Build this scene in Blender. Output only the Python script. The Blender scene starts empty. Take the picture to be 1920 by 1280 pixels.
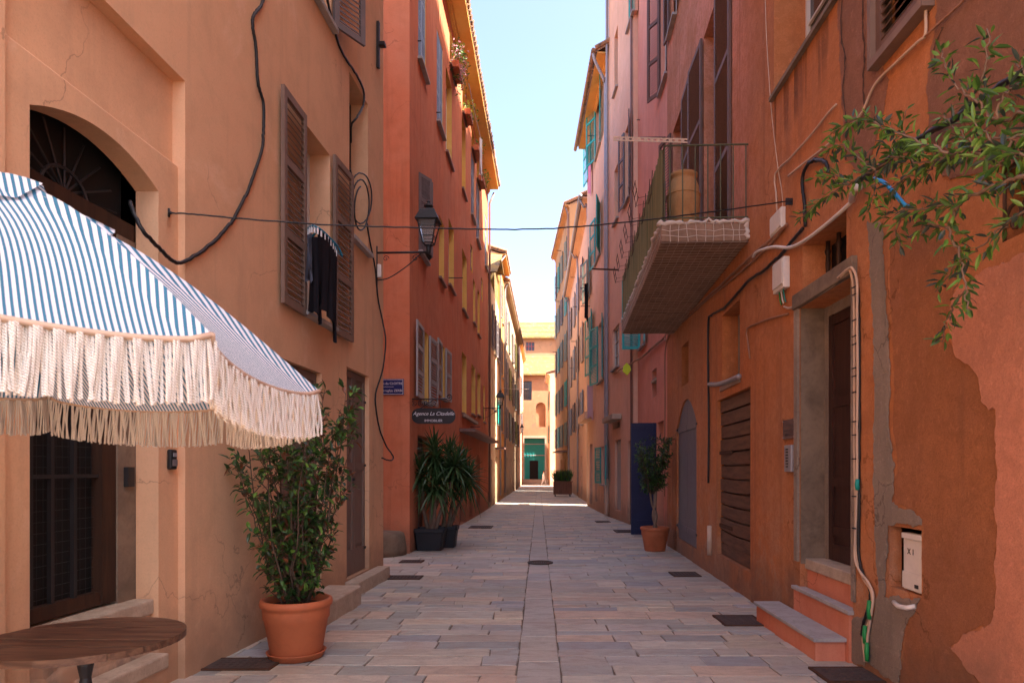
import bpy, math, random
from mathutils import Vector, Matrix
R = random.Random(7)
sc = bpy.context.scene
COL = sc.collection
V = Vector
PI = math.pi
CX, HY, F, CH = 1010.0, 878.0, 1280.0, 1.55     # principal column, horizon row, focal length (px), camera height

def gz(y):                                       # the street falls gently away and then runs level
    if y < 24: return -.012*y
    if y < 32: return -.012*y + .012*(y-24)**2/16
    return -.336
def gpt(px, py):                                 # a pixel of the photograph on the street surface
    y = 10.
    for _ in range(40): y = F*(CH-gz(y))/max(1., py-HY)
    return V(((px-CX)*y/F, y, gz(y)))
def at(px, py, y): return V(((px-CX)*y/F, y, CH+(HY-py)*y/F))

# ------------------------------------------------------------------ materials
def mat(name):
    m = bpy.data.materials.new(name); m.use_nodes = True
    nt = m.node_tree; b = nt.nodes['Principled BSDF']
    return m, nt, b
def nd(nt, t, **k):
    n = nt.nodes.new(t)
    for a, v in k.items(): setattr(n, a, v)
    return n
def c4(c): return (c[0], c[1], c[2], 1)
def noise(nt, vec, scale, detail=4, rough=.55, dist=0):
    n = nd(nt, 'ShaderNodeTexNoise'); n.inputs['Scale'].default_value = scale; n.inputs['Detail'].default_value = detail
    n.inputs['Roughness'].default_value = rough; n.inputs['Distortion'].default_value = dist
    if vec is not None: nt.links.new(vec, n.inputs['Vector'])
    return n.outputs['Fac']
def ramp(nt, fac, a, b, v0=0, v1=1):
    n = nd(nt, 'ShaderNodeMapRange'); n.clamp = True
    n.interpolation_type = 'SMOOTHSTEP'
    nt.links.new(fac, n.inputs[0]); n.inputs[1].default_value = a; n.inputs[2].default_value = b
    n.inputs[3].default_value = v0; n.inputs[4].default_value = v1
    return n.outputs[0]
def mix(nt, fac, a, b, mode='MIX'):
    n = nd(nt, 'ShaderNodeMix', data_type='RGBA', blend_type=mode); n.clamp_factor = True
    for i, v in ((0, fac), (6, a), (7, b)):
        if isinstance(v, (tuple, list)): n.inputs[i].default_value = c4(v)
        elif isinstance(v, (int, float)): n.inputs[i].default_value = v
        else: nt.links.new(v, n.inputs[i])
    return n.outputs[2]
def math_(nt, op, a, b=None):
    n = nd(nt, 'ShaderNodeMath', operation=op)
    for i, v in ((0, a), (1, b)):
        if v is None: continue
        if isinstance(v, (int, float)): n.inputs[i].default_value = v
        else: nt.links.new(v, n.inputs[i])
    return n.outputs[0]
def scaled(nt, vec, s):
    n = nd(nt, 'ShaderNodeMapping'); n.inputs['Scale'].default_value = s; nt.links.new(vec, n.inputs['Vector']); return n.outputs[0]
def pos(nt): return nd(nt, 'ShaderNodeNewGeometry').outputs['Position']
def bump(nt, b, h, strength=.3, dist=.01):
    n = nd(nt, 'ShaderNodeBump'); n.inputs['Strength'].default_value = strength; n.inputs['Distance'].default_value = dist
    nt.links.new(h, n.inputs['Height']); nt.links.new(n.outputs[0], b.inputs['Normal'])

def plaster(name, c1, c2, rough_bump=.35, stain=.35, stain_col=None, patch=None, zone=None, foot=.55, coarse=60, bd=.008):
    """lime plaster: broad mottling, rain streaks, grey lime bloom, worn foot"""
    c1, c2 = (tuple(min(.8, x*1.2) for x in c) for c in (c1, c2))
    m, nt, b = mat(name); p = pos(nt)
    big = ramp(nt, noise(nt, p, .55, 5, .6, .4), .34, .68)
    col = mix(nt, big, c1, c2)
    if zone: col = zone(nt, p, col)
    mid = ramp(nt, noise(nt, p, 2.6, 6, .65, .2), .42, .75)
    dk = tuple(x*.78 for x in c1)
    col = mix(nt, math_(nt, 'MULTIPLY', mid, .4+rough_bump*.35), col, dk)
    st = ramp(nt, noise(nt, scaled(nt, p, (3.2, 3.2, .22)), 1.6, 5, .6), .5, .74)
    sc_ = stain_col or (c1[0]*.62, c1[1]*.66, c1[2]*.72)
    col = mix(nt, math_(nt, 'MULTIPLY', st, stain), col, sc_)
    bl = ramp(nt, noise(nt, p, 1.15, 7, .7, .6), .56, .72)
    col = mix(nt, math_(nt, 'MULTIPLY', bl, .22+rough_bump*.35), col, (min(1, c1[0]*1.25), min(1, c1[1]*1.45), min(1, c1[2]*1.7)))
    if patch:
        pm = ramp(nt, noise(nt, p, .8, 6, .62, .3), patch[1], patch[1]+.03)
        col = mix(nt, pm, col, patch[0])
    cl = ramp(nt, noise(nt, p, .33, 4, .55, .8), .45, .66)
    col = mix(nt, math_(nt, 'MULTIPLY', cl, stain*.7), col, tuple(x*.72 for x in c2))
    sp = ramp(nt, noise(nt, p, 70, 4, .75), .48, .74)
    col = mix(nt, math_(nt, 'MULTIPLY', sp, .22+rough_bump*.25), col, tuple(x*.62 for x in c1))
    lt = ramp(nt, noise(nt, p, 33, 3, .7), .56, .8)
    col = mix(nt, math_(nt, 'MULTIPLY', lt, .1+rough_bump*.2), col, tuple(min(1, x*1.3+.03) for x in c1))
    if rough_bump > .6:
        b1 = ramp(nt, noise(nt, p, 9, 7, .75, .4), .44, .6); col = mix(nt, math_(nt, 'MULTIPLY', b1, .38), col, tuple(x*.6 for x in c1))
        b2 = ramp(nt, noise(nt, p, 17, 6, .75), .55, .68); col = mix(nt, math_(nt, 'MULTIPLY', b2, .35), col, tuple(min(1, x*1.25+.04) for x in c1))
        b3 = ramp(nt, noise(nt, p, 95, 3, .8), .5, .62); col = mix(nt, math_(nt, 'MULTIPLY', b3, .35), col, tuple(x*.5 for x in c1))
    vd = nd(nt, 'ShaderNodeTexVoronoi', feature='DISTANCE_TO_EDGE'); vd.inputs['Scale'].default_value = .55
    wp_ = nd(nt, 'ShaderNodeVectorMath', operation='ADD'); nz = nd(nt, 'ShaderNodeTexNoise'); nz.inputs['Scale'].default_value = 1.7; nz.inputs['Detail'].default_value = 7; nt.links.new(p, nz.inputs['Vector']); sv = nd(nt, 'ShaderNodeVectorMath', operation='SCALE'); sv.inputs['Scale'].default_value = 1.3; nt.links.new(nz.outputs['Color'], sv.inputs[0]); nt.links.new(p, wp_.inputs[0]); nt.links.new(sv.outputs[0], wp_.inputs[1]); nt.links.new(wp_.outputs[0], vd.inputs['Vector'])
    ck = math_(nt, 'MULTIPLY', ramp(nt, vd.outputs['Distance'], .0, .006, 1, 0), ramp(nt, noise(nt, p, .6, 3), .5, .6))
    col = mix(nt, math_(nt, 'MULTIPLY', ck, min(.75, rough_bump*1.3)), col, tuple(x*.3 for x in c1))
    sx = nd(nt, 'ShaderNodeSeparateXYZ'); nt.links.new(p, sx.inputs[0])
    hz = math_(nt, 'ADD', sx.outputs[2], math_(nt, 'MULTIPLY', noise(nt, p, 1.9, 6, .7), -1.3))
    ft = ramp(nt, hz, -.75, .05, 1, 0)
    col = mix(nt, math_(nt, 'MULTIPLY', ft, foot), col, (.17, .115, .085))
    nt.links.new(col, b.inputs['Base Color']); b.inputs['Roughness'].default_value = .92
    b.inputs['Specular IOR Level'].default_value = .15
    h = math_(nt, 'ADD', math_(nt, 'MULTIPLY', noise(nt, p, coarse, 5, .75), .5 if rough_bump < .6 else 1.6), math_(nt, 'MULTIPLY', noise(nt, p, 5, 5, .6), 1.6))
    bump(nt, b, h, rough_bump, bd)
    return m
def paint(name, c, rough=.55, wear=.25, scale=14, metal=0, spec=.35, stretch=(1, 1, .25), bs=.15, dk=None):
    m, nt, b = mat(name); p = pos(nt)
    w = ramp(nt, noise(nt, scaled(nt, p, stretch), scale, 5, .65), .4, .75)
    col = mix(nt, math_(nt, 'MULTIPLY', w, wear), c, dk or tuple(x*.45 for x in c))
    l = ramp(nt, noise(nt, p, scale*.35, 4), .45, .7)
    col = mix(nt, math_(nt, 'MULTIPLY', l, wear*.6), col, tuple(min(1, x*1.35+.01) for x in c))
    nt.links.new(col, b.inputs['Base Color']); b.inputs['Roughness'].default_value = rough
    b.inputs['Metallic'].default_value = metal; b.inputs['Specular IOR Level'].default_value = spec
    bump(nt, b, noise(nt, scaled(nt, p, stretch), scale*3, 4, .6), bs, .004)
    return m
def stone(name, c1, c2, scale=6, bs=.5):
    c1, c2 = (tuple(x*k for x, k in zip(c, (1.18, 1.03, .88))) for c in (c1, c2))
    m, nt, b = mat(name); p = pos(nt)
    col = mix(nt, ramp(nt, noise(nt, p, scale, 7, .7, .5), .35, .7), c1, c2)
    col = mix(nt, math_(nt, 'MULTIPLY', ramp(nt, noise(nt, p, scale*9, 3), .5, .75), .35), col, tuple(x*.5 for x in c1))
    nt.links.new(col, b.inputs['Base Color']); b.inputs['Roughness'].default_value = .9; b.inputs['Specular IOR Level'].default_value = .2
    bump(nt, b, noise(nt, p, scale*5, 6, .7), bs, .012)
    return m
def wood(name, c1, c2, axis=(1, .08, 1), rough=.6, scale=18):
    m, nt, b = mat(name); p = pos(nt)
    f = noise(nt, scaled(nt, p, axis), scale, 6, .65, .6)
    col = mix(nt, ramp(nt, f, .35, .68), c1, c2)
    nt.links.new(col, b.inputs['Base Color']); b.inputs['Roughness'].default_value = rough; b.inputs['Specular IOR Level'].default_value = .3
    bump(nt, b, f, .3, .004)
    return m
def leafmat(name, c1, c2, rough=.42):
    m, nt, b = mat(name); p = pos(nt)
    col = mix(nt, ramp(nt, noise(nt, p, 9, 3), .35, .65), c1, c2)
    nt.links.new(col, b.inputs['Base Color']); b.inputs['Roughness'].default_value = rough
    tr = nd(nt, 'ShaderNodeBsdfTranslucent'); nt.links.new(col, tr.inputs[0])
    mx = nd(nt, 'ShaderNodeMixShader'); mx.inputs[0].default_value = .25
    nt.links.new(b.outputs[0], mx.inputs[1]); nt.links.new(tr.outputs[0], mx.inputs[2])
    nt.links.new(mx.outputs[0], nt.nodes['Material Output'].inputs[0])
    return m

def zone_right(nt, p, col):                      # the upper floors of the near right house are painted pink
    sx = nd(nt, 'ShaderNodeSeparateXYZ'); nt.links.new(p, sx.inputs[0])
    n = noise(nt, p, .7, 5, .6)
    a = math_(nt, 'ADD', sx.outputs[1], math_(nt, 'MULTIPLY', n, 1.6))
    b_ = math_(nt, 'ADD', sx.outputs[2], math_(nt, 'MULTIPLY', n, .5))
    f = math_(nt, 'MULTIPLY', ramp(nt, a, 8.7, 10.0), ramp(nt, b_, 4.7, 5.3))
    col = mix(nt, f, col, (.70, .30, .20))
    # bare sandy render showing where the paint has gone low on the wall
    w = noise(nt, p, 1.25, 8, .68, .5)
    lo = math_(nt, 'MULTIPLY', ramp(nt, w, .47, .54), ramp(nt, sx.outputs[2], .25, 1.7, 1, 0))
    col = mix(nt, math_(nt, 'MULTIPLY', lo, .75), col, (.50, .29, .18))
    gr = math_(nt, 'MULTIPLY', ramp(nt, noise(nt, p, 2.2, 8, .7, .4), .52, .64), ramp(nt, sx.outputs[2], .0, .9, 1, 0))
    col = mix(nt, math_(nt, 'MULTIPLY', gr, .7), col, (.15, .09, .06))
    # soot washed down from the upper window sill
    sk = math_(nt, 'MULTIPLY', ramp(nt, sx.outputs[2], 4.85, 5.62), ramp(nt, sx.outputs[2], 5.66, 5.70, 1, 0))
    sk = math_(nt, 'MULTIPLY', sk, math_(nt, 'MULTIPLY', ramp(nt, sx.outputs[1], 6.0, 6.3), ramp(nt, sx.outputs[1], 7.5, 7.7, 1, 0)))
    sn = noise(nt, scaled(nt, p, (1, 5.2, .25)), 1.0, 4, .6)
    sk = ramp(nt, math_(nt, 'MULTIPLY', math_(nt, 'POWER', sk, .45), ramp(nt, sn, .42, .58)), .35, .8)
    return mix(nt, math_(nt, 'MULTIPLY', sk, .8), col, (.07, .035, .025))
def zone_left(nt, p, col):
    return col
M = {}
M['apricot'] = plaster('apricot_plaster', (.60, .355, .205), (.60, .345, .20), .4, .3, foot=.5, coarse=90, bd=.006)
M['redorange'] = plaster('red_orange_plaster', (.50, .15, .068), (.52, .19, .10), .4, .55)
M['yellow'] = plaster('yellow_reveal', (.66, .36, .09), (.70, .42, .14), .2, .2, foot=.1)
M['ochre'] = plaster('ochre_plaster', (.62, .33, .10), (.56, .27, .09), .3, .35)
M['orange'] = plaster('burnt_orange_plaster', (.50, .17, .06), (.44, .185, .085), .75, .75, (.32, .13, .07), zone=zone_right, foot=.6)
M['rough'] = plaster('rough_orange_render', (.54, .20, .078), (.44, .175, .085), 1.0, .5, (.30, .13, .07), coarse=70, bd=.022, foot=.6)
M['roughbrown'] = plaster('rough_brown_render', (.44, .19, .11), (.34, .165, .105), 1.0, .5, coarse=60, bd=.024)
M['pinkpatch'] = plaster('pink_plaster_patch', (.58, .235, .14), (.48, .195, .11), .7, .4, foot=.6, coarse=70, bd=.012)
M['pink'] = plaster('pink_plaster', (.63, .285, .20), (.58, .235, .16), .3, .4)
M['salmon'] = plaster('salmon_plaster', (.66, .385, .255), (.66, .41, .29), .3, .28)
M['salmon2'] = plaster('peach_plaster', (.66, .42, .28), (.64, .37, .23), .3, .4)
M['cream'] = plaster('cream_plaster', (.68, .47, .29), (.56, .34, .19), .5, .5, (.3, .22, .16))
M['greyplaster'] = plaster('grey_green_plaster', (.50, .36, .23), (.42, .29, .18), .4, .5)
M['browny'] = plaster('brown_ochre_plaster', (.52, .27, .12), (.42, .21, .1), .4, .5)
M['church'] = plaster('church_render', (.36, .19, .105), (.30, .155, .085), .6, .3, patch=((.30, .18, .12), .6))
M['cement'] = plaster('grey_cement_patch', (.40, .30, .225), (.26, .195, .15), .9, .5, (.2, .16, .12), coarse=40, bd=.02, foot=.3)
M['riser'] = plaster('red_riser_plaster', (.55, .16, .085), (.52, .20, .12), .5, .3, foot=0)
M['stone'] = stone('worn_grey_stone', (.42, .37, .32), (.32, .28, .24))
M['concrete'] = stone('dirty_concrete', (.20, .165, .135), (.12, .10, .085), 3, .4)
M['slate'] = stone('grey_slate_tread', (.34, .36, .40), (.27, .285, .31), 5, .25)
M['mortar'] = stone('street_mortar', (.17, .145, .125), (.13, .11, .095), 5)
M['brownshut'] = paint('taupe_shutter_paint', (.20, .125, .09), .6, .25)
M['darkshut'] = paint('dark_brown_louver_paint', (.14, .075, .055), .6, .35)
M['taupedoor'] = paint('taupe_door_paint', (.185, .12, .092), .6, .2)
M['greyshut'] = paint('pale_grey_shutter_paint', (.40, .36, .35), .55, .2)
M['blueshut'] = paint('faded_blue_shutter_paint', (.24, .30, .40), .55, .3)
M['slateshut'] = paint('slate_grey_shutter_paint', (.165, .135, .135), .6, .3)
M['teal'] = paint('teal_shutter_paint', (.02, .36, .33), .5, .3)
M['greengrey'] = paint('grey_green_shutter_paint', (.22, .27, .22), .6, .4)
M['olive'] = paint('olive_green_shutter_paint', (.22, .21, .06), .6, .3)
M['bluedoor'] = paint('ink_blue_door_paint', (.011, .015, .07), .45, .2)
M['iron'] = paint('black_wrought_iron', (.022, .019, .02), .5, .2, spec=.4)
M['rust'] = paint('rusty_iron', (.075, .035, .02), .75, .5, spec=.2)
M['zinc'] = paint('zinc_downpipe', (.34, .32, .33), .5, .25, metal=.35)
M['copper'] = paint('brown_downpipe', (.24, .13, .1), .55, .3)
M['cover'] = paint('rusted_cover_plate', (.075, .05, .042), .7, .5, 22, stretch=(1, 1, 1), bs=.6)
M['white'] = paint('white_plastic', (.68, .60, .52), .5, .15, stretch=(1, 1, 1), bs=.05)
M['whitewood'] = paint('white_window_frame', (.62, .56, .5), .5, .2)
M['black'] = paint('black_rubber', (.014, .013, .014), .45, .2, 30, stretch=(1, 1, 1))
M['beigecable'] = paint('beige_cable', (.55, .38, .27), .55, .2)
M['copperwire'] = paint('brown_painted_cable', (.34, .16, .09), .6, .3)
M['blue'] = paint('bright_blue_hose', (.015, .30, .62), .35, .1)
M['green'] = paint('green_tape', (.02, .24, .06), .4, .2)
M['teal_tape'] = paint('teal_clip', (.01, .25, .2), .4, .2)
M['plankwood'] = wood('brown_plank_wood', (.16, .08, .045), (.085, .042, .026), (1, .12, 1))
M['darkwood'] = wood('dark_door_wood', (.055, .022, .016), (.035, .014, .011), (1, 1, .1), .45)
M['tablewood'] = wood('weathered_table_wood', (.20, .105, .06), (.085, .042, .026), (.09, 1, 1), .5, 30)
M['rustwood'] = wood('red_brown_frame_wood', (.05, .022, .012), (.03, .014, .009), (1, 1, .1), .6)
M['cartwood'] = wood('planter_wood', (.17, .075, .045), (.10, .045, .03), (1, 1, .1))
M['terracotta'] = paint('orange_terracotta_plastic', (.47, .13, .05), .65, .4, 5, stretch=(1, 1, 1), bs=.06)
M['jar'] = stone('buff_clay_jar', (.42, .25, .12), (.34, .19, .09), 4, .3)
M['blackpot'] = paint('black_plastic_pot', (.022, .022, .026), .5, .2)
M['soil'] = stone('potting_soil', (.045, .03, .02), (.03, .02, .014), 30)
M['leafdark'] = leafmat('glossy_dark_leaf', (.022, .055, .014), (.04, .075, .02), .35)
M['leafmid'] = leafmat('mid_green_leaf', (.045, .125, .022), (.075, .16, .03))
M['leaflight'] = leafmat('young_green_leaf', (.12, .27, .035), (.18, .33, .06))
M['leafrust'] = leafmat('rusty_old_leaf', (.20, .06, .02), (.13, .05, .02))
M['leafgrey'] = leafmat('grey_olive_underside', (.035, .06, .045), (.055, .08, .06), .4)
M['yucca'] = leafmat('yucca_blade', (.03, .07, .02), (.06, .12, .035), .4)
M['yucca2'] = leafmat('pale_yucca_blade', (.10, .17, .06), (.07, .12, .04), .4)
M['flower'] = leafmat('pink_blossom', (.60, .25, .33), (.65, .4, .4))
M['yleaf'] = leafmat('yellow_green_leaf', (.42, .40, .04), (.25, .30, .04))
M['bark'] = wood('twig_bark', (.13, .085, .055), (.08, .05, .035), (1, 1, .2), .85)
M['barkpale'] = wood('pale_olive_bark', (.24, .16, .11), (.15, .10, .07), (1, 1, .3), .85)
M['cloth_black'] = paint('black_cloth', (.012, .010, .013), .9, .2, spec=.1)
M['cloth_grey'] = paint('grey_blue_cloth', (.16, .17, .22), .9, .2, spec=.1)
M['cloth_white'] = paint('white_cloth', (.75, .72, .72), .9, .1, spec=.1)
M['cloth_pink'] = paint('pink_cloth', (.75, .25, .36), .9, .1, spec=.1)
M['cloth_lilac'] = paint('lilac_cloth', (.58, .42, .50), .9, .1, spec=.1)
M['yellowbag'] = paint('lime_yellow_cloth', (.62, .72, .03), .7, .1)
M['tealplastic'] = paint('teal_hanger_plastic', (.01, .16, .24), .4, .1)
M['skin'] = paint('skin', (.5, .28, .19), .6, .05)
M['hair'] = paint('dark_hair', (.05, .03, .02), .6, .1)
M['signblue'] = paint('navy_enamel', (.012, .022, .12), .3, .08)
M['signblack'] = paint('charcoal_sign_board', (.022, .017, .018), .5, .1)
M['signwhite'] = paint('white_lettering', (.75, .73, .75), .5, .02)
M['dark'] = paint('dark_interior', (.012, .010, .009), .8, .1)
M['fringe'] = None
def glass():
    m, nt, b = mat('dark_window_glass'); p = pos(nt)
    col = mix(nt, ramp(nt, noise(nt, p, 2.5, 4), .4, .7), (.035, .032, .034), (.06, .05, .045))
    nt.links.new(col, b.inputs['Base Color']); b.inputs['Roughness'].default_value = .12
    bump(nt, b, noise(nt, p, 3, 2), .08, .02)
    return m
M['glass'] = glass()
def lampglass():
    m, nt, b = mat('lantern_glass'); b.inputs['Base Color'].default_value = (.8, .78, .75, 1)
    b.inputs['Roughness'].default_value = .2; b.inputs['Transmission Weight'].default_value = .85; b.inputs['IOR'].default_value = 1.1
    return m
M['lampglass'] = lampglass()
def tiles():
    m, nt, b = mat('lichen_clay_tiles'); p = pos(nt)
    col = mix(nt, ramp(nt, noise(nt, p, 3.2, 6, .7), .35, .65), (.42, .21, .12), (.30, .17, .10))
    col = mix(nt, ramp(nt, noise(nt, p, 7, 5, .7), .5, .62), col, (.12, .085, .07))
    nt.links.new(col, b.inputs['Base Color']); b.inputs['Roughness'].default_value = .9
    bump(nt, b, noise(nt, p, 25, 4), .5, .02)
    return m
M['tiles'] = tiles()
def slatestiles():
    m, nt, b = mat('yellow_lichen_slates'); p = pos(nt)
    br = nd(nt, 'ShaderNodeTexBrick'); nt.links.new(scaled(nt, p, (1, 0, 1)), br.inputs['Vector'])
    cx = nd(nt, 'ShaderNodeCombineXYZ'); sx = nd(nt, 'ShaderNodeSeparateXYZ'); nt.links.new(p, sx.inputs[0])
    nt.links.new(sx.outputs[0], cx.inputs[0]); nt.links.new(sx.outputs[2], cx.inputs[1]); nt.links.new(cx.outputs[0], br.inputs['Vector'])
    br.inputs['Scale'].default_value = 2.4; br.inputs['Color1'].default_value = (.20, .12, .035, 1); br.inputs['Color2'].default_value = (.15, .095, .05, 1)
    br.inputs['Mortar'].default_value = (.08, .055, .03, 1); br.inputs['Mortar Size'].default_value = .03
    col = mix(nt, ramp(nt, noise(nt, p, 1.1, 6, .7), .38, .62), br.outputs['Color'], (.27, .155, .03))
    col = mix(nt, ramp(nt, noise(nt, p, 2.3, 5, .7), .54, .68), col, (.19, .15, .115))
    nt.links.new(col, b.inputs['Base Color']); b.inputs['Roughness'].default_value = .9
    bump(nt, b, br.outputs['Fac'], .5, -.03)
    return m
M['slates'] = slatestiles()
def rubble():
    m, nt, b = mat('rubble_stone_wall'); p = pos(nt)
    vo = nd(nt, 'ShaderNodeTexVoronoi'); vo.inputs['Scale'].default_value = 4.5; nt.links.new(scaled(nt, p, (1, 1, 1.7)), vo.inputs['Vector'])
    cr = nd(nt, 'ShaderNodeRGBToBW'); nt.links.new(vo.outputs['Color'], cr.inputs[0])
    col = mix(nt, cr.outputs[0], (.22, .15, .11), (.52, .38, .28))
    col = mix(nt, ramp(nt, noise(nt, p, 2, 5, .7), .45, .6), col, (.55, .37, .25))
    nt.links.new(col, b.inputs['Base Color']); b.inputs['Roughness'].default_value = .95
    bump(nt, b, vo.outputs['Distance'], .8, -.04)
    return m
M['rubble'] = rubble()
def paver():
    m, nt, b = mat('paving_slabs'); p = pos(nt)
    at_ = nd(nt, 'ShaderNodeAttribute', attribute_name='slab')
    f = noise(nt, scaled(nt, p, (1, 2.5, 1)), 3.5, 7, .7, .8)
    col = mix(nt, math_(nt, 'MULTIPLY', ramp(nt, f, .4, .7), .5), at_.outputs['Color'], (.27, .225, .195))
    col = mix(nt, math_(nt, 'MULTIPLY', ramp(nt, noise(nt, p, 1.3, 5, .6), .5, .7), .35), col, (.37, .25, .19))
    col = mix(nt, math_(nt, 'MULTIPLY', ramp(nt, noise(nt, p, 60, 3, .7), .52, .72), .3), col, (.1, .085, .08))
    nt.links.new(col, b.inputs['Base Color'])
    rr = ramp(nt, f, .3, .7, .5, .8); nt.links.new(rr, b.inputs['Roughness']); b.inputs['Specular IOR Level'].default_value = .35
    bump(nt, b, math_(nt, 'ADD', f, math_(nt, 'MULTIPLY', noise(nt, p, 45, 5, .7), .35)), .45, .012)
    return m
M['paver'] = paver()
def canvas():
    m, nt, b = mat('blue_white_striped_canvas')
    uv = nd(nt, 'ShaderNodeUVMap', uv_map='cloth'); sx = nd(nt, 'ShaderNodeSeparateXYZ'); nt.links.new(uv.outputs[0], sx.inputs[0])
    fr = math_(nt, 'FRACT', math_(nt, 'DIVIDE', sx.outputs[0], .0150))
    tri = math_(nt, 'ABSOLUTE', math_(nt, 'SUBTRACT', fr, .5))
    col = mix(nt, ramp(nt, tri, .2, .25), (.055, .20, .32), (.80, .80, .84))
    p = pos(nt)
    nt.links.new(col, b.inputs['Base Color']); b.inputs['Roughness'].default_value = .85; b.inputs['Specular IOR Level'].default_value = .15
    wv = noise(nt, p, 400, 2); bump(nt, b, math_(nt, 'ADD', wv, math_(nt, 'MULTIPLY', noise(nt, p, 9, 3), 3)), .25, .004)
    tr = nd(nt, 'ShaderNodeBsdfTranslucent'); nt.links.new(col, tr.inputs[0])
    mx = nd(nt, 'ShaderNodeMixShader'); mx.inputs[0].default_value = .3
    nt.links.new(b.outputs[0], mx.inputs[1]); nt.links.new(tr.outputs[0], mx.inputs[2]); nt.links.new(mx.outputs[0], nt.nodes['Material Output'].inputs[0])
    return m
M['canvas'] = canvas()
def fringe():
    m, nt, b = mat('cream_cotton_cord'); p = pos(nt)
    sx = nd(nt, 'ShaderNodeSeparateXYZ'); nt.links.new(p, sx.inputs[0])
    a = math_(nt, 'ADD', math_(nt, 'MULTIPLY', sx.outputs[2], 900), math_(nt, 'MULTIPLY', math_(nt, 'ADD', sx.outputs[0], sx.outputs[1]), 500))
    w = math_(nt, 'SINE', a)
    col = mix(nt, ramp(nt, w, -1, .3), (.58, .49, .41), (.86, .80, .72))
    nt.links.new(col, b.inputs['Base Color']); b.inputs['Roughness'].default_value = .95; b.inputs['Specular IOR Level'].default_value = .1
    bump(nt, b, w, .6, .002)
    return m
M['fringe'] = fringe()
def reed():
    m, nt, b = mat('weathered_reed_screen'); p = pos(nt)
    f = noise(nt, scaled(nt, p, (1, 60, .6)), 1.0, 4, .7)
    col = mix(nt, ramp(nt, f, .35, .65), (.10, .095, .04), (.24, .17, .075))
    nt.links.new(col, b.inputs['Base Color']); b.inputs['Roughness'].default_value = .9
    bump(nt, b, f, .6, .01)
    return m
M['reed'] = reed()
M['slab'] = stone('balcony_concrete_slab', (.27, .19, .15), (.16, .115, .09), 2.5, .7)
M['net'] = paint('cream_netting_cord', (.60, .50, .42), .9, .1)

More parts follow.
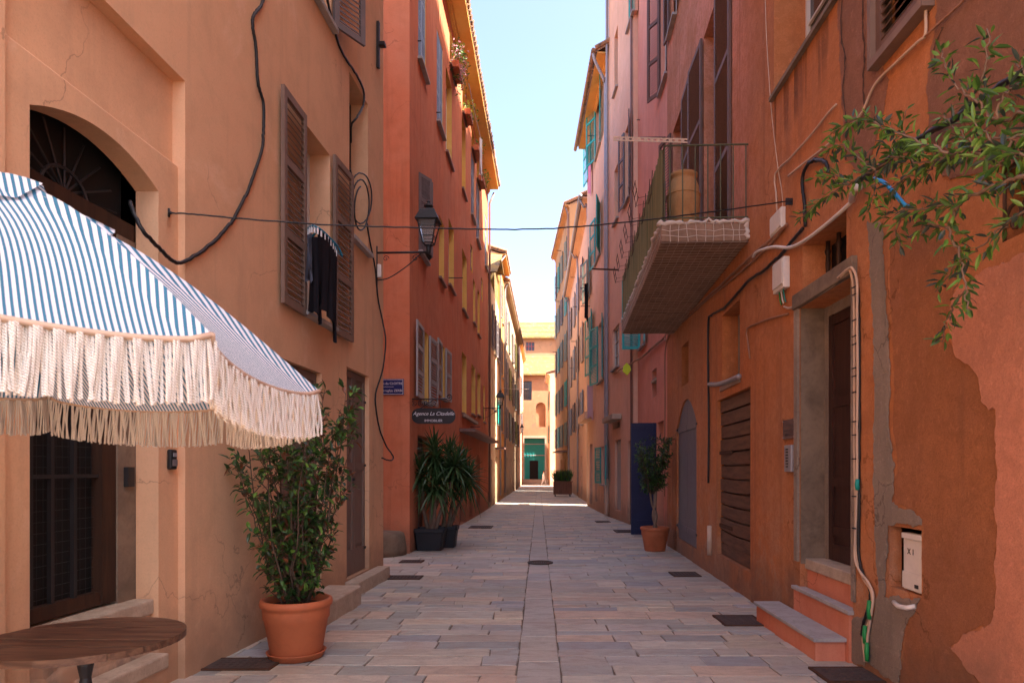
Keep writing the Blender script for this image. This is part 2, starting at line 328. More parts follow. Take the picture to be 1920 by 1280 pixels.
# ------------------------------------------------------------------ mesh building
class MB:
    def __init__(s): s.v = []; s.f = []; s.m = []; s.cols = None; s.uv = None
    def face(s, pts, mi=0):
        n = len(s.v); s.v += [tuple(p) for p in pts]; s.f.append(tuple(range(n, n+len(pts)))); s.m.append(mi)
    def fbox(s, O, a, b, c, a0, a1, b0, b1, c0, c1, mi=0):
        n = len(s.v)
        for z in (c0, c1):
            for y in (b0, b1):
                for x in (a0, a1): s.v.append(tuple(O+a*x+b*y+c*z))
        fs = [(0, 2, 3, 1), (4, 5, 7, 6), (0, 1, 5, 4), (2, 6, 7, 3), (0, 4, 6, 2), (1, 3, 7, 5)]
        if a.cross(b).dot(c) < 0: fs = [tuple(reversed(f)) for f in fs]
        for f in fs: s.f.append(tuple(n+i for i in f)); s.m.append(mi)
    def box(s, x0, x1, y0, y1, z0, z1, mi=0):
        s.fbox(V((0, 0, 0)), V((1, 0, 0)), V((0, 1, 0)), V((0, 0, 1)), x0, x1, y0, y1, z0, z1, mi)
    def tube(s, pts, r, n=6, mi=0, caps=True):
        pts = [V(p) for p in pts]; rs = r if isinstance(r, (list, tuple)) else [r]*len(pts)
        base = len(s.v); up = None
        for i, p in enumerate(pts):
            d = (pts[min(i+1, len(pts)-1)]-pts[max(i-1, 0)])
            d = d.normalized() if d.length > 1e-9 else V((0, 0, 1))
            if up is None: up = V((0, 0, 1)) if abs(d.z) < .9 else V((1, 0, 0))
            x = up - d*up.dot(d)
            if x.length < 1e-6: x = d.orthogonal()
            x.normalize(); y = d.cross(x); up = x
            for k in range(n):
                a = 2*PI*k/n; s.v.append(tuple(p+(x*math.cos(a)+y*math.sin(a))*rs[i]))
        for i in range(len(pts)-1):
            for k in range(n):
                a, b = base+i*n+k, base+i*n+(k+1) % n
                s.f.append((a, b, b+n, a+n)); s.m.append(mi)
        if caps:
            s.f.append(tuple(base+k for k in reversed(range(n)))); s.m.append(mi)
            e = base+(len(pts)-1)*n; s.f.append(tuple(e+k for k in range(n))); s.m.append(mi)
    def lathe(s, prof, c=V((0, 0, 0)), n=32, mi=0, wob=0):
        base = len(s.v)
        for r, z in prof:
            for k in range(n):
                a = 2*PI*k/n; s.v.append((c[0]+r*math.cos(a), c[1]+r*math.sin(a), c[2]+z))
        for i in range(len(prof)-1):
            for k in range(n):
                a, b = base+i*n+k, base+i*n+(k+1) % n
                s.f.append((a, b, b+n, a+n)); s.m.append(mi)
        s.f.append(tuple(base+k for k in reversed(range(n)))); s.m.append(mi)
        e = base+(len(prof)-1)*n; s.f.append(tuple(e+k for k in range(n))); s.m.append(mi)
    def prism(s, poly, O, a, b, c, c0, c1, mi=0):
        n = len(poly); base = len(s.v)
        for z in (c0, c1):
            for x, y in poly: s.v.append(tuple(O+a*x+b*y+c*z))
        s.f.append(tuple(base+n+i for i in range(n))); s.m.append(mi)
        s.f.append(tuple(base+i for i in reversed(range(n)))); s.m.append(mi)
        for i in range(n):
            j = (i+1) % n; s.f.append((base+i, base+j, base+n+j, base+n+i)); s.m.append(mi)
    def leaf(s, p, d, nrm, L, W, mi=0, fold=.25, droop=.15):
        d = d.normalized(); x = d.cross(nrm)
        if x.length < 1e-5: x = d.orthogonal()
        x.normalize(); nn = x.cross(d)
        P = lambda a, w, h: tuple(p+d*(L*a)+x*(W*w)+nn*(L*h))
        n = len(s.v)
        s.v += [P(0, 0, 0), P(.33, .42, fold*.25-droop*.1), P(.7, .36, fold*.2-droop*.5), P(1, 0, -droop), P(.7, -.36, fold*.2-droop*.5), P(.33, -.42, fold*.25-droop*.1), P(.5, 0, -droop*.2)]
        for f in ((0, 1, 6), (1, 2, 6), (2, 3, 6), (3, 4, 6), (4, 5, 6), (5, 0, 6)): s.f.append(tuple(n+i for i in f)); s.m.append(mi)
    def build(s, name, mats, parent=None, smooth=False, org=None, bevel=0):
        if not isinstance(mats, (list, tuple)): mats = [mats]
        o_ = V((0, 0, 0))
        if parent is not None: o_ = wloc(parent)
        elif org is not None: o_ = V(org)
        me = bpy.data.meshes.new(name)
        me.from_pydata([(a-o_.x, b-o_.y, c-o_.z) for a, b, c in s.v], [], s.f)
        for m_ in mats: me.materials.append(M[m_] if isinstance(m_, str) else m_)
        me.polygons.foreach_set('material_index', s.m)
        if smooth: me.polygons.foreach_set('use_smooth', [True]*len(s.f))
        if s.cols:
            ca = me.color_attributes.new('slab', 'FLOAT_COLOR', 'CORNER')
            i = 0
            for fi, f in enumerate(s.f):
                for _ in f: ca.data[i].color = c4(s.cols[fi]); i += 1
        if s.uv:
            ul = me.uv_layers.new(name='cloth')
            i = 0
            for fi, f in enumerate(s.f):
                for k in range(len(f)): ul.data[i].uv = s.uv[fi][k]; i += 1
        me.update()
        o = bpy.data.objects.new(name, me); COL.objects.link(o)
        if parent is not None: o.parent = parent
        else: o.location = o_
        if bevel:
            b = o.modifiers.new('bevel', 'BEVEL'); b.width = bevel; b.segments = 2; b.limit_method = 'ANGLE'
        return o
def wloc(o):
    l = V((0, 0, 0))
    while o is not None: l = l + o.location; o = o.parent
    return l
def empty(name, loc, label, cat, group=None):
    o = bpy.data.objects.new(name, None); COL.objects.link(o); o.location = loc; o.empty_display_size = .1
    return tag(o, label, cat, group)
def tag(o, label, cat, group=None):
    o['label'] = label; o['category'] = cat
    if group: o['group'] = group
    return o
def kind(o, k): o['kind'] = k; return o
def spline(pts, n=8):
    pts = [V(p) for p in pts]; out = []
    P = [pts[0]*2-pts[1]]+pts+[pts[-1]*2-pts[-2]]
    for i in range(1, len(P)-2):
        a, b, c, d = P[i-1:i+3]
        for k in range(n):
            t = k/n
            out.append(.5*((2*b)+(c-a)*t+(2*a-5*b+4*c-d)*t*t+(3*b-a-3*c+d)*t**3))
    out.append(pts[-1]); return out
def text(body, size, m, parent, O, ax, up, shear=0, ext=.0015, align='CENTER'):
    cu = bpy.data.curves.new('lettering', 'FONT'); cu.body = body; cu.size = size; cu.align_x = align; cu.align_y = 'CENTER'
    cu.shear = shear; cu.extrude = ext; cu.materials.append(M[m])
    o = bpy.data.objects.new('lettering', cu); COL.objects.link(o); o.parent = parent
    z = ax.cross(up)
    mt = Matrix((ax, up, z)).transposed().to_4x4(); mt.translation = O-wloc(parent)
    dg = bpy.context.evaluated_depsgraph_get(); me = bpy.data.meshes.new_from_object(o.evaluated_get(dg)); me.name = 'lettering'
    bpy.data.objects.remove(o); bpy.data.curves.remove(cu)
    o = bpy.data.objects.new('lettering', me); COL.objects.link(o); o.parent = parent
    o.matrix_local = mt
    return o
UZ = V((0, 0, 1))

class Wall:
    def __init__(s, pts, left):
        s.p = [V((x, y, 0)) for x, y in pts]; s.left = left
        s.t = [(b-a).normalized() for a, b in zip(s.p, s.p[1:])]
        s.L = [0]
        for a, b in zip(s.p, s.p[1:]): s.L.append(s.L[-1]+(b-a).length)
        s.n = [V((t.y, -t.x, 0)) if left else V((-t.y, t.x, 0)) for t in s.t]
    def i(s, u):
        for k in range(len(s.t)-1):
            if u < s.L[k+1]: return k
        return len(s.t)-1
    def W(s, u, z, off=0):
        k = s.i(u); return s.p[k]+s.t[k]*(u-s.L[k])+s.n[k]*off+V((0, 0, z))
    def T(s, u): return s.t[s.i(u)]
    def N(s, u): return s.n[s.i(u)]
    def u(s, px, off=0):
        d = V(((px-CX)/F, 1, 0)); best = None
        for k in range(len(s.t)):
            a = s.p[k]+s.n[k]*off; t = s.t[k]
            den = d.x*t.y-d.y*t.x
            if abs(den) < 1e-9: continue
            q = (a.y*d.x-a.x*d.y)/-den
            lo = -1e9 if k == 0 else 0; hi = 1e9 if k == len(s.t)-1 else (s.L[k+1]-s.L[k])
            e = max(lo-q, q-hi, 0)
            if (a+t*q).y > 0 and (best is None or e < best[0]): best = (e, s.L[k]+q)
        return best[1]
    def z(s, px, py, off=0):
        y = s.W(s.u(px, off), 0, off).y; return CH+(HY-py)*y/F
    def px(s, px, py, off=0):
        u = s.u(px, off); return s.W(u, s.z(px, py, off), off)
    def box(s, mb, u0, u1, z0, z1, o0, o1, mi=0):
        um = (u0+u1)/2; O = s.W(u0, 0); L = s.W(u1, 0)-O
        t = L.normalized(); n = V((t.y, -t.x, 0)) if s.left else V((-t.y, t.x, 0))
        mb.fbox(O, t, UZ, n, 0, L.length, z0, z1, o0, o1, mi)

class House:
    def __init__(s, name, label, wall, u0, u1, H, m, rev=None, depth=7, dvec=None, z0=-.8, top_clip=None):
        s.w = wall; s.u0 = u0; s.u1 = u1; s.H = H; s.m = m; s.rev = rev or m; s.ops = []; s.z0 = z0
        mid = wall.W((u0+u1)/2, 0); mid.z = gz(mid.y)
        s.root = empty(name, mid, label, 'house')
        s.dvec = dvec if dvec is not None else -wall.N((u0+u1)/2)
        s.depth = depth
    def op(s, xl, xr, top, bot, d=.25, rise=0, rev=1):
        a, b = sorted((s.w.u(xl), s.w.u(xr)))
        o = dict(u0=a, u1=b, z1=s.w.z(*top), z0=s.w.z(*bot), d=d, rise=rise, rev=rev); s.ops.append(o); return o
    def opu(s, u0, u1, z0, z1, d=.25, rise=0, rev=1):
        o = dict(u0=u0, u1=u1, z1=z1, z0=z0, d=d, rise=rise, rev=rev); s.ops.append(o); return o
    def surf(s, mb, u0, u1, z0, z1, ops, off=0, w=None):
        w = w or s.w
        us = sorted({u0, u1} | {l for l in w.L if u0 < l < u1} | {min(max(x, u0), u1) for o in ops for x in (o['u0'], o['u1'])})
        zs = sorted({z0, z1} | {min(max(x, z0), z1) for o in ops for x in (o['z0'], o['z1']+o['rise'])})
        for a, b in zip(us, us[1:]):
            if b-a < 1e-5: continue
            run = None
            for c, e in list(zip(zs, zs[1:]))+[(None, None)]:
                hole = c is None or any(o['u0'] < (a+b)/2 < o['u1'] and o['z0'] < (c+e)/2 < o['z1']+o['rise'] for o in ops)
                if not hole:
                    run = (run[0] if run else c, e)
                elif run:
                    s.q(mb, w, [(a, run[0], off), (b, run[0], off), (b, run[1], off), (a, run[1], off)], 0); run = None
        for o in ops:
            d = o['d']; a, b, c, e, r = o['u0'], o['u1'], o['z0'], o['z1'], o['rise']; mi = o['rev']
            s.q(mb, w, [(a, c, off), (a, e, off), (a, e, off-d), (a, c, off-d)], mi)
            s.q(mb, w, [(b, c, off-d), (b, e, off-d), (b, e, off), (b, c, off)], mi)
            s.q(mb, w, [(a, c, off-d), (b, c, off-d), (b, c, off), (a, c, off)], mi)
            if not r: s.q(mb, w, [(a, e, off), (b, e, off), (b, e, off-d), (a, e, off-d)], mi)
            else:
                N = 14; pr = (a, e)
                for k in range(1, N+1):
                    t = k/N; cu = (a+(b-a)*t, e+r*math.sqrt(max(0, 1-(2*t-1)**2)) if o.get('round') else e+r*(1-(2*t-1)**2))
                    s.q(mb, w, [(pr[0], pr[1], off), (cu[0], cu[1], off), (cu[0], cu[1], off-d), (pr[0], pr[1], off-d)], mi)
                    s.q(mb, w, [(pr[0], pr[1], off), (cu[0], cu[1], off), (cu[0], e+r, off), (pr[0], e+r, off)], 0)
                    pr = cu
    def q(s, mb, w, pts, mi):
        P = [w.W(*p) for p in pts]
        if not w.left: P.reverse()
        mb.face(P, mi)
    def finish(s, extra=None, roof=None, lowroof=False):
        mb = MB(); w = s.w
        s.surf(mb, s.u0, s.u1, s.z0, s.H, s.ops)
        a, b = w.W(s.u0, 0), w.W(s.u1, 0); dv = s.dvec*s.depth
        for p, q in ((a, a+dv), (b, b+dv), (a+dv, b+dv)):
            mb.face([p+UZ*s.z0, q+UZ*s.z0, q+UZ*s.H, p+UZ*s.H], 0)
        pts = [w.W(s.u0, 0)]+[p for p, l in zip(w.p, w.L) if s.u0 < l < s.u1]+[w.W(s.u1, 0)]
        mb.face([p+UZ*s.H for p in pts]+[b+dv+UZ*s.H, a+dv+UZ*s.H], 0)
        if extra: extra(mb)
        s.wallobj = mb.build('wall', [s.m, s.rev], s.root)
        return s
    def roof(s, ov=.45, pitch=.35, soffit='ochre', tile='tiles', barrel=True, ends=.0, thick=.1):
        w = s.w; mb = MB(); u0, u1 = s.u0-ends, s.u1+ends
        n = w.N((u0+u1)/2); half = s.depth*.5; zr = s.H+pitch*half
        A = lambda u, off, z: w.W(u, z, off)
        a0, a1 = A(u0, ov, s.H-.02), A(u1, ov, s.H-.02); 
        top = UZ*thick; dv = s.dvec
        r0, r1 = A(u0, 0, zr)+dv*half, A(u1, 0, zr)+dv*half
        b0, b1 = A(u0, 0, s.H)+dv*(s.depth+.3), A(u1, 0, s.H)+dv*(s.depth+.3)
        for (p, q, r_, t_) in ((a0, a1, r1, r0), (r0, r1, b1, b0)):
            mb.face([p+top*1.3, q+top*1.3, r_+top*1.3, t_+top*1.3])
        mb.face([a0, a1, a1+top*1.3, a0+top*1.3])
        mb.face([a0, r0, r0+top*1.3, a0+top*1.3]); mb.face([a1, r1, r1+top*1.3, a1+top*1.3])
        mb.face([b0, b1, b1+top*1.3, b0+top*1.3])
        for (e, r_, b_) in ((A(u0+ends, 0, s.H), r0, b0), (A(u1-ends, 0, s.H), r1, b1)): mb.face([e, r_, b_])
        if barrel:
            L = u1-u0; k = max(2, int(L/.24))
            for i in range(k+1):
                u = u0+L*i/k
                p = A(u, ov+.07+R.uniform(-.015, .015), s.H+thick*1.3-.01); sl = (A(u, 0, zr)+dv*half - A(u, ov, s.H)).normalized()
                mb.tube([p, p+sl*.5, p+sl*1.9], [.085, .08, .08], 7)
        ro = mb.build('roof', tile, s.root)
        mb = MB(); w.box(mb, u0, u1, s.H-.09, s.H-.025, .004, ov-.01)
        w.box(mb, u0, u1, s.H-.22, s.H-.092, .004, .1); w.box(mb, u0, u1, s.H-.3, s.H-.222, .004, .05)
        mb.build('cornice', soffit, s.root)
        return ro
    # parts
    def pane(s, o, frame='whitewood', cols=2, rows=3, glass='glass', name='window', off=0):
        w = s.w; d = o['d']-off; mb = MB(); u0, u1, z0, z1 = o['u0'], o['u1'], o['z0'], o['z1']+o['rise']
        f = .045
        w.box(mb, u0+.002, u0+f, z0+.002, z1-.002, -d, -d+.05); w.box(mb, u1-f, u1-.002, z0+.002, z1-.002, -d, -d+.05)
        w.box(mb, u0+f, u1-f, z0+.002, z0+f, -d, -d+.05); w.box(mb, u0+f, u1-f, z1-f, z1-.002, -d, -d+.05)
        for i in range(1, cols):
            u = u0+(u1-u0)*i/cols; w.box(mb, u-.02, u+.02, z0+f, z1-f, -d+.002, -d+.045)
        for i in range(1, rows):
            z = z0+(z1-z0)*i/rows; w.box(mb, u0+f, u1-f, z-.012, z+.012, -d+.004, -d+.04)
        wo = mb.build(name, frame, s.root)
        mb = MB(); s.q(mb, w, [(u0, z0, -d+.012), (u1, z0, -d+.012), (u1, z1, -d+.012), (u0, z1, -d+.012)], 0)
        mb.build('pane', glass, wo)
        return wo
    def sill(s, o, parent, m='slate', proud=.1, ext=.06, t=.05):
        mb = MB(); s.w.box(mb, o['u0']-ext, o['u1']+ext, o['z0']-t, o['z0']+.004, .002, proud)
        return mb.build('sill', m, parent or s.root)
    def leaf(s, parent, hu, z0, z1, wd, dirn, ang, m, style='louver', off=.015, name='shutter', slope=1):
        """a shutter leaf hinged at hu; dirn +1 closes towards larger u; ang 0 = closed, 180 = flat on the wall"""
        w = s.w; a = math.radians(ang); t, n = w.T(hu), w.N(hu)
        d = t*dirn*math.cos(a)+n*math.sin(a); th = n*math.cos(a)-t*dirn*math.sin(a)
        O = w.W(hu, 0, off); mb = MB(); T = .038
        if ang > 90: th = -th                    # build outwards from the wall
        B = lambda a0, a1, b0, b1, c0=0, c1=T: mb.fbox(O, d, UZ, th, a0, a1, b0, b1, c0, c1)
        st = min(.075, wd*.17)
        if style in ('louver', 'lattice'):
            B(0, st, z0, z1); B(wd-st, wd, z0, z1)
            H = z1-z0; nr = 2 if H < 1.5 else 3
            zr = [z0+H*k/nr for k in range(nr+1)]
            hh = .08
            B(st, wd-st, z0, z0+hh, .002, T-.002); B(st, wd-st, z1-hh, z1, .002, T-.002)
            for z in zr[1:-1]: B(st, wd-st, z-hh/2, z+hh/2, .002, T-.002)
            for k in range(nr):
                lo = zr[k]+(hh if k == 0 else hh/2); hi = zr[k+1]-(hh if k == nr-1 else hh/2)
                if style == 'louver':
                    ns = max(3, int((hi-lo)/.062))
                    for i in range(ns):
                        z = lo+(hi-lo)*(i+.5)/ns
                        ax = (UZ*.8*slope+th*.6).normalized() if ang <= 90 else (UZ*.8*slope-th*.6).normalized()
                        mb.fbox(O+d*st+UZ*z+th*(T/2), d, ax, d.cross(ax), 0, wd-2*st, -.024, .024, -.0045, .0045)
                else:
                    B(st, wd-st, lo, hi, .014, .018)
                    ns = int((hi-lo)/.07)
                    for i in range(ns):
                        z = lo+(hi-lo)*(i+.5)/ns; B(st, wd-st, z-.01, z+.01, .02, .03)
                    for i in range(1, max(2, int(wd/.09))):
                        x = st+(wd-2*st)*i/max(2, int(wd/.09)); B(x-.008, x+.008, lo, hi, .03, .036)
        elif style == 'plank':
            k = max(2, round(wd/.14))
            for i in range(k): B(wd*i/k+.003, wd*(i+1)/k-.003, z0, z1, 0, .028)
            for z in (z0+(z1-z0)*.12, z0+(z1-z0)*.86): B(.01, wd-.01, z, z+.1, .029, .045)
        elif style == 'panel':
            B(0, wd, z0, z1, 0, .03)
            H = z1-z0
            for x0, x1 in ((0, .09), (wd-.09, wd)): B(x0, x1, z0, z1, .0305, .045)
            for f in (0, .1, .3, .62, .955):
                z = z0+H*f; B(.091, wd-.091, z, z+(.09 if f else .16), .0305, .0445)
        return mb.build(name, m, parent)
    def shutters(s, o, m, angs=(172, 172), wd=None, style='louver', parent=None, frame='whitewood', slope=1, pane=True, cols=2, rows=3, sill=True, off=.015, dz=0):
        p = parent or s.pane(o, frame, cols, rows)
        wdt = wd or (o['u1']-o['u0'])/2
        for hu, dr, an in ((o['u0'], 1, angs[0]), (o['u1'], -1, angs[1])):
            if an is None: continue
            s.leaf(p, hu, o['z0']+.02-dz, o['z1']-.01, wdt-.006, dr, an, m, style, off, slope=slope)
        if sill: s.sill(o, p)
        return p
    def wbox(s, name, m, u0, u1, z0, z1, o0, o1, parent=None, bevel=0):
        mb = MB(); s.w.box(mb, u0, u1, z0, z1, o0, o1); return mb.build(name, m, parent or s.root, bevel=bevel)
    def tube(s, name, m, pts, r, parent=None, n=8):
        mb = MB(); mb.tube(pts, r, n); return mb.build(name, m, parent or s.root, True)
    def rail(s, px, py, px2, m='iron', r=.014):   # clothes rail standing out from the wall
        u = s.w.u(px); y = s.w.W(u, 0).y; z = s.w.z(px, py); n = s.w.N(u)
        L = abs(px2-px)*y/F
        s.tube('clothes_rail', m, [s.w.W(u, z, -.02), s.w.W(u, z, L)], r, n=5)
    def patch(s, name, m, poly, t=.012, parent=None, off=.002):
        t *= .6
        """an irregular sheet of render on the wall, outline given on the wall's own face"""
        P = [(s.w.u(x), s.w.z(x, y)) for x, y in poly]
        Q = []
        for (a, b), (c, d) in zip(P, P[1:]+P[:1]):
            L = math.hypot(c-a, d-b); k = max(1, int(L/.022)); ph = R.random()*9
            for i in range(k):
                f = i/k; q_ = f*L; wv = min(1, 6*f*(1-f))*(.011*math.sin(q_*17+ph)+.006*math.sin(q_*41+ph*2)+.003*math.sin(q_*123+ph*3)); Q.append((a+(c-a)*f-(d-b)/max(L, 1e-6)*wv+R.gauss(0, .0035), b+(d-b)*f+(c-a)/max(L, 1e-6)*wv+R.gauss(0, .0035)))
        mb = MB(); n = len(Q); u_ref = P[0][0]
        w = s.w
        for o_ in (off, off+t):
            for (u, z) in Q: mb.v.append(tuple(w.W(u, z, o_)))
        from mathutils.geometry import tessellate_polygon
        tris = tessellate_polygon([[V((u, z, 0)) for u, z in Q]])
        for tr in tris: mb.f.append(tuple(n+i for i in tr)); mb.m.append(0)
        for i in range(n):
            j = (i+1) % n; mb.f.append((i, j, n+j, n+i)); mb.m.append(0)
        return mb.build(name, m, parent or s.root)
def cable(name, label, pts, r, m='black', cat='cable', group=None, n=6, smooth=8):
    mb = MB(); P = spline(pts, smooth) if smooth else pts
    if smooth > 4 and len(P) > 20 and m in ('black', 'copperwire') and cat == 'cable': P = [p if i in (0, len(P)-1) else p+V((0, R.gauss(0, r*.22), R.gauss(0, r*.22))) for i, p in enumerate(P)]
    mb.tube(P, r, n); o = mb.build(name, m, None, True, org=P[0]); return tag(o, label, cat, group)
SKY, SUNP, EXPO = .135, 4.5, 2.7
# ------------------------------------------------------------------ ground and paving
mb = MB(); ys = [-60, -12, -6]+[i*2 for i in range(-2, 60)]+[130, 220]
for a, b in zip(ys, ys[1:]):
    mb.face([(-150, a, gz(a)-.013), (150, a, gz(a)-.013), (150, b, gz(b)-.013), (-150, b, gz(b)-.013)])
kind(mb.build('ground', 'mortar'), 'structure')
PAL = [(.36, .29, .235), (.29, .25, .225), (.40, .31, .235), (.44, .29, .20), (.34, .275, .235), (.26, .235, .225), (.38, .32, .255), (.45, .34, .235), (.38, .275, .215), (.30, .26, .22), (.25, .225, .24)]
mb = MB(); mb.cols = []
def slab(x0, x1, y0, y1, jit=1.0):
    g = .004; c = R.choice(PAL); k = R.uniform(.78, 1.14); c = (c[0]*k+.11, c[1]*k+.125, c[2]*k+.105)
    j = lambda: R.uniform(-.012, .012)*jit
    P = [(x0+g+j(), y0+g+j()), (x1-g+j(), y0+g+j()), (x1-g+j(), y1-g+j()), (x0+g+j(), y1-g+j())]
    dz = R.uniform(-.005, .005); tx = R.uniform(-.006, .006); ty = R.uniform(-.01, .01)
    mx, my = (x0+x1)/2, (y0+y1)/2; n = len(mb.v); e = .007
    for (x, y) in P: mb.v.append((x, y, gz(y)-.012))
    for (x, y) in P: mb.v.append((x, y, gz(y)-.005+dz))
    for (x, y) in P:
        x2 = x+(e if x < mx else -e); y2 = y+(e if y < my else -e)
        mb.v.append((x2, y2, gz(y2)+dz+tx*(x-mx)+ty*(y-my)))
    fs = [(n+8, n+9, n+10, n+11)]
    for i in range(4):
        k2 = (i+1) % 4; fs += [(n+i, n+k2, n+4+k2, n+4+i), (n+4+i, n+4+k2, n+8+k2, n+8+i)]
    for f in fs: mb.f.append(f); mb.m.append(0); mb.cols.append(c)
y = 1.2
while y < 84:
    h = R.choice((.18, .24, .28, .34, .4, .3)) if y < 40 else R.uniform(.3, .6)
    for (xa, xb) in ((-3.6, -.175), (.175, 3.6)):  # a course each side of the channel
        x = xa if xa < 0 else xb
        cur = xa-R.uniform(0, .4) if xa < 0 else xa
        while cur < xb-.12:
            L = R.choice((.3, .42, .5, .58, .7, .82, 1.0))*R.uniform(.9, 1.1)
            e = cur+L
            if xb-e < .25: e = xb
            e = min(e, xb) if xa < 0 else e
            slab(cur, e, y, y+h); cur = e
    y += h
y = 1.0
while y < 84:
    L = R.uniform(.55, 1.1); 
    slab(-.172, .172, y, y+L, .6); mb.cols[-9:] = [tuple(v*.4+q*.6 for v, q in zip(cc, (.42, .39, .345))) for cc in mb.cols[-9:]]; y += L
kind(mb.build('street_paving', 'paver'), 'structure')

def cover(px, py, w, d, label, rot=0):
    p = gpt(px, py); z = p.z+.009; root = empty('inspection_cover', V((p.x, p.y, z)), label, 'manhole cover', 'metal covers let into the paving')
    m1 = MB(); m1.box(p.x-w/2, p.x+w/2, p.y-d/2, p.y+d/2, z-.01, z+.006)
    n = max(3, int(w/.06)); k = max(3, int(d/.06))
    for i in range(n):
        for j in range(k):
            x = p.x-w/2+.035+(w-.07)*(i+.5)/n; y_ = p.y-d/2+.035+(d-.07)*(j+.5)/k
            m1.box(x-.015, x+.015, y_-.008, y_+.008, z+.006, z+.010)
    m1.build('plate', 'cover', root)
    m2 = MB(); t = .025
    m2.box(p.x-w/2-t, p.x+w/2+t, p.y-d/2-t, p.y-d/2-.003, z-.01, z+.008); m2.box(p.x-w/2-t, p.x+w/2+t, p.y+d/2+.003, p.y+d/2+t, z-.01, z+.008)
    m2.box(p.x-w/2-t, p.x-w/2-.003, p.y-d/2-.003, p.y+d/2+.003, z-.01, z+.008); m2.box(p.x+w/2+.003, p.x+w/2+t, p.y-d/2-.003, p.y+d/2+.003, z-.01, z+.008)
    m2.build('rim', 'rust', root)
    root.rotation_euler.z = rot
cover(1386, 1164, .40, .46, 'large dark rusty cover in the paving beside the two grey door steps')
cover(1284, 1077, .38, .42, 'small square metal cover in front of the brown plank door')
cover(757, 1083, .5, .3, 'flat rusty plate in the paving nearest the taupe double door step')
cover(772, 1053, .36, .3, 'narrow metal plate in the paving between stone guard and black pots')
cover(902, 988, .65, .9, 'long dark cover in the paving beyond the black pots')
cover(1171, 996, .5, .8, 'metal plate in the paving beside the open blue door')
cover(455, 1246, .52, .28, 'rusty cover plate behind the big terracotta pot')
cover(1590, 1266, .42, .34, 'brown grid cover at the foot of the green taped cables')
cover(1130, 978, .45, .6, 'dark plate in the paving at the foot of the grey downpipe')
p = gpt(1013, 1055); p.z += .009; root = empty('drain_grate', p+V((0, 0, .004)), 'round iron drain in the central channel of the street', 'drain')
m1 = MB(); m1.lathe([(.23, -.01), (.23, .008), (.2, .01), (.2, -.004), (.001, -.004)], p+V((0, 0, .004)), 28); m1.build('rim', 'cover', root)
m1 = MB()
for i in range(9):
    x = -.16+.04*i; L = math.sqrt(.19**2-x*x); m1.box(p.x+x-.009, p.x+x+.009, p.y-L, p.y+L, p.z+.002, p.z+.012)
m1.build('bars', 'rust', root)

# ------------------------------------------------------------------ LEFT: apricot house
LAx = lambda y: -2.955+.046*y
wLA = Wall([(LAx(-2), -2), (LAx(10.8), 10.8)], True)
uy = lambda w, y: (y-w.p[0].y)/w.t[0].y          # arc length at a given y on a straight wall
U = lambda y: uy(wLA, y)
A = House('apricot_house', 'smooth apricot house with taupe shutters and an arched doorway behind the striped parasol', wLA, 0, U(10.8), 10.3, 'apricot', 'apricot', 7)
A.opu(U(3.57), U(5.24), -.8, 4.52, .10)
w1 = A.opu(U(7.52), U(8.40), 3.28, 5.40, .30)
w2 = A.opu(U(9.14), U(9.98), 4.68, 6.86, .30)
w3 = A.opu(U(7.55), U(8.45), 7.0, 9.1, .25)
w4 = A.opu(U(4.0), U(4.9), 7.0, 9.1, .25)
d1 = A.opu(U(6.95), U(8.12), .14, 2.68, .09)
d2 = A.opu(U(9.03), U(10.04), .08, 2.90, .09)
dA = dict(u0=U(3.80), u1=U(4.99), z0=-.1, z1=3.575, d=.17, rise=.15, rev=1)
def extraA(mb):
    A.surf(mb, U(3.57), U(5.24), 3.86, 4.52, [], -.10)
    A.surf(mb, U(3.57), U(5.24), -.8, 3.86, [dA], -.055)
    A.q(mb, wLA, [(U(3.57), 3.86, -.055), (U(5.24), 3.86, -.055), (U(5.24), 3.90, -.10), (U(3.57), 3.90, -.10)], 0)
A.finish(extraA); A.roof(.5)
# arched doorway: dark iron-grilled door, wood frame, cement jamb, stone thresholds
mb = MB(); o0 = -.225
wLA.box(mb, U(3.86), U(3.94), .62, 3.2, o0-.10, o0-.03); wLA.box(mb, U(4.66), U(4.80), .62, 3.2, o0-.10, o0-.02)
wLA.box(mb, U(3.94), U(4.66), .62, .71, o0-.09, o0-.035); wLA.box(mb, U(3.82), U(4.99), 3.2, 3.32, o0-.10, o0-.01)
dr = mb.build('door', 'rustwood', A.root)
mb = MB()
for y_ in (4.075, 4.245, 4.44): wLA.box(mb, U(y_)-.014, U(y_)+.014, .71, 3.2, o0-.075, o0-.045)
for z in (1.5, 2.35): wLA.box(mb, U(3.94), U(4.66), z-.012, z+.012, o0-.074, o0-.046)
for i in range(9):                               # fan of bars in the arched light
    a = PI*(i+.5)/9; c = wLA.W(U(4.36), 3.31, o0-.06)
    mb.tube([c, c+V((0, math.cos(a)*.55, abs(math.sin(a))*.42))], .008, 5)
mb.tube([wLA.W(U(4.36+.2*math.cos(PI*i/12)), 3.31+.16*math.sin(PI*i/12), o0-.055) for i in range(13)], .012, 5)
mb.build('grille', 'iron', dr)
mb = MB()
for i in range(36): wLA.box(mb, U(3.94), U(4.66), .74+i*.068, .743+i*.068, o0-.085, o0-.082)
for i in range(14): wLA.box(mb, U(3.95+i*.053), U(3.953+i*.053), .71, 3.2, o0-.088, o0-.085)
mb.build('wire_mesh', 'iron', dr)
A.wbox('door_back', 'dark', U(3.78), U(5.0), .5, 3.86, o0-.3, o0-.12, dr)
A.wbox('cement_jamb', 'concrete', U(4.80), U(5.02), .3, 3.2, o0-.12, o0-.006)
A.wbox('latch', 'iron', U(4.86), U(4.93), 1.42, 1.56, o0-.005, o0+.03, dr)
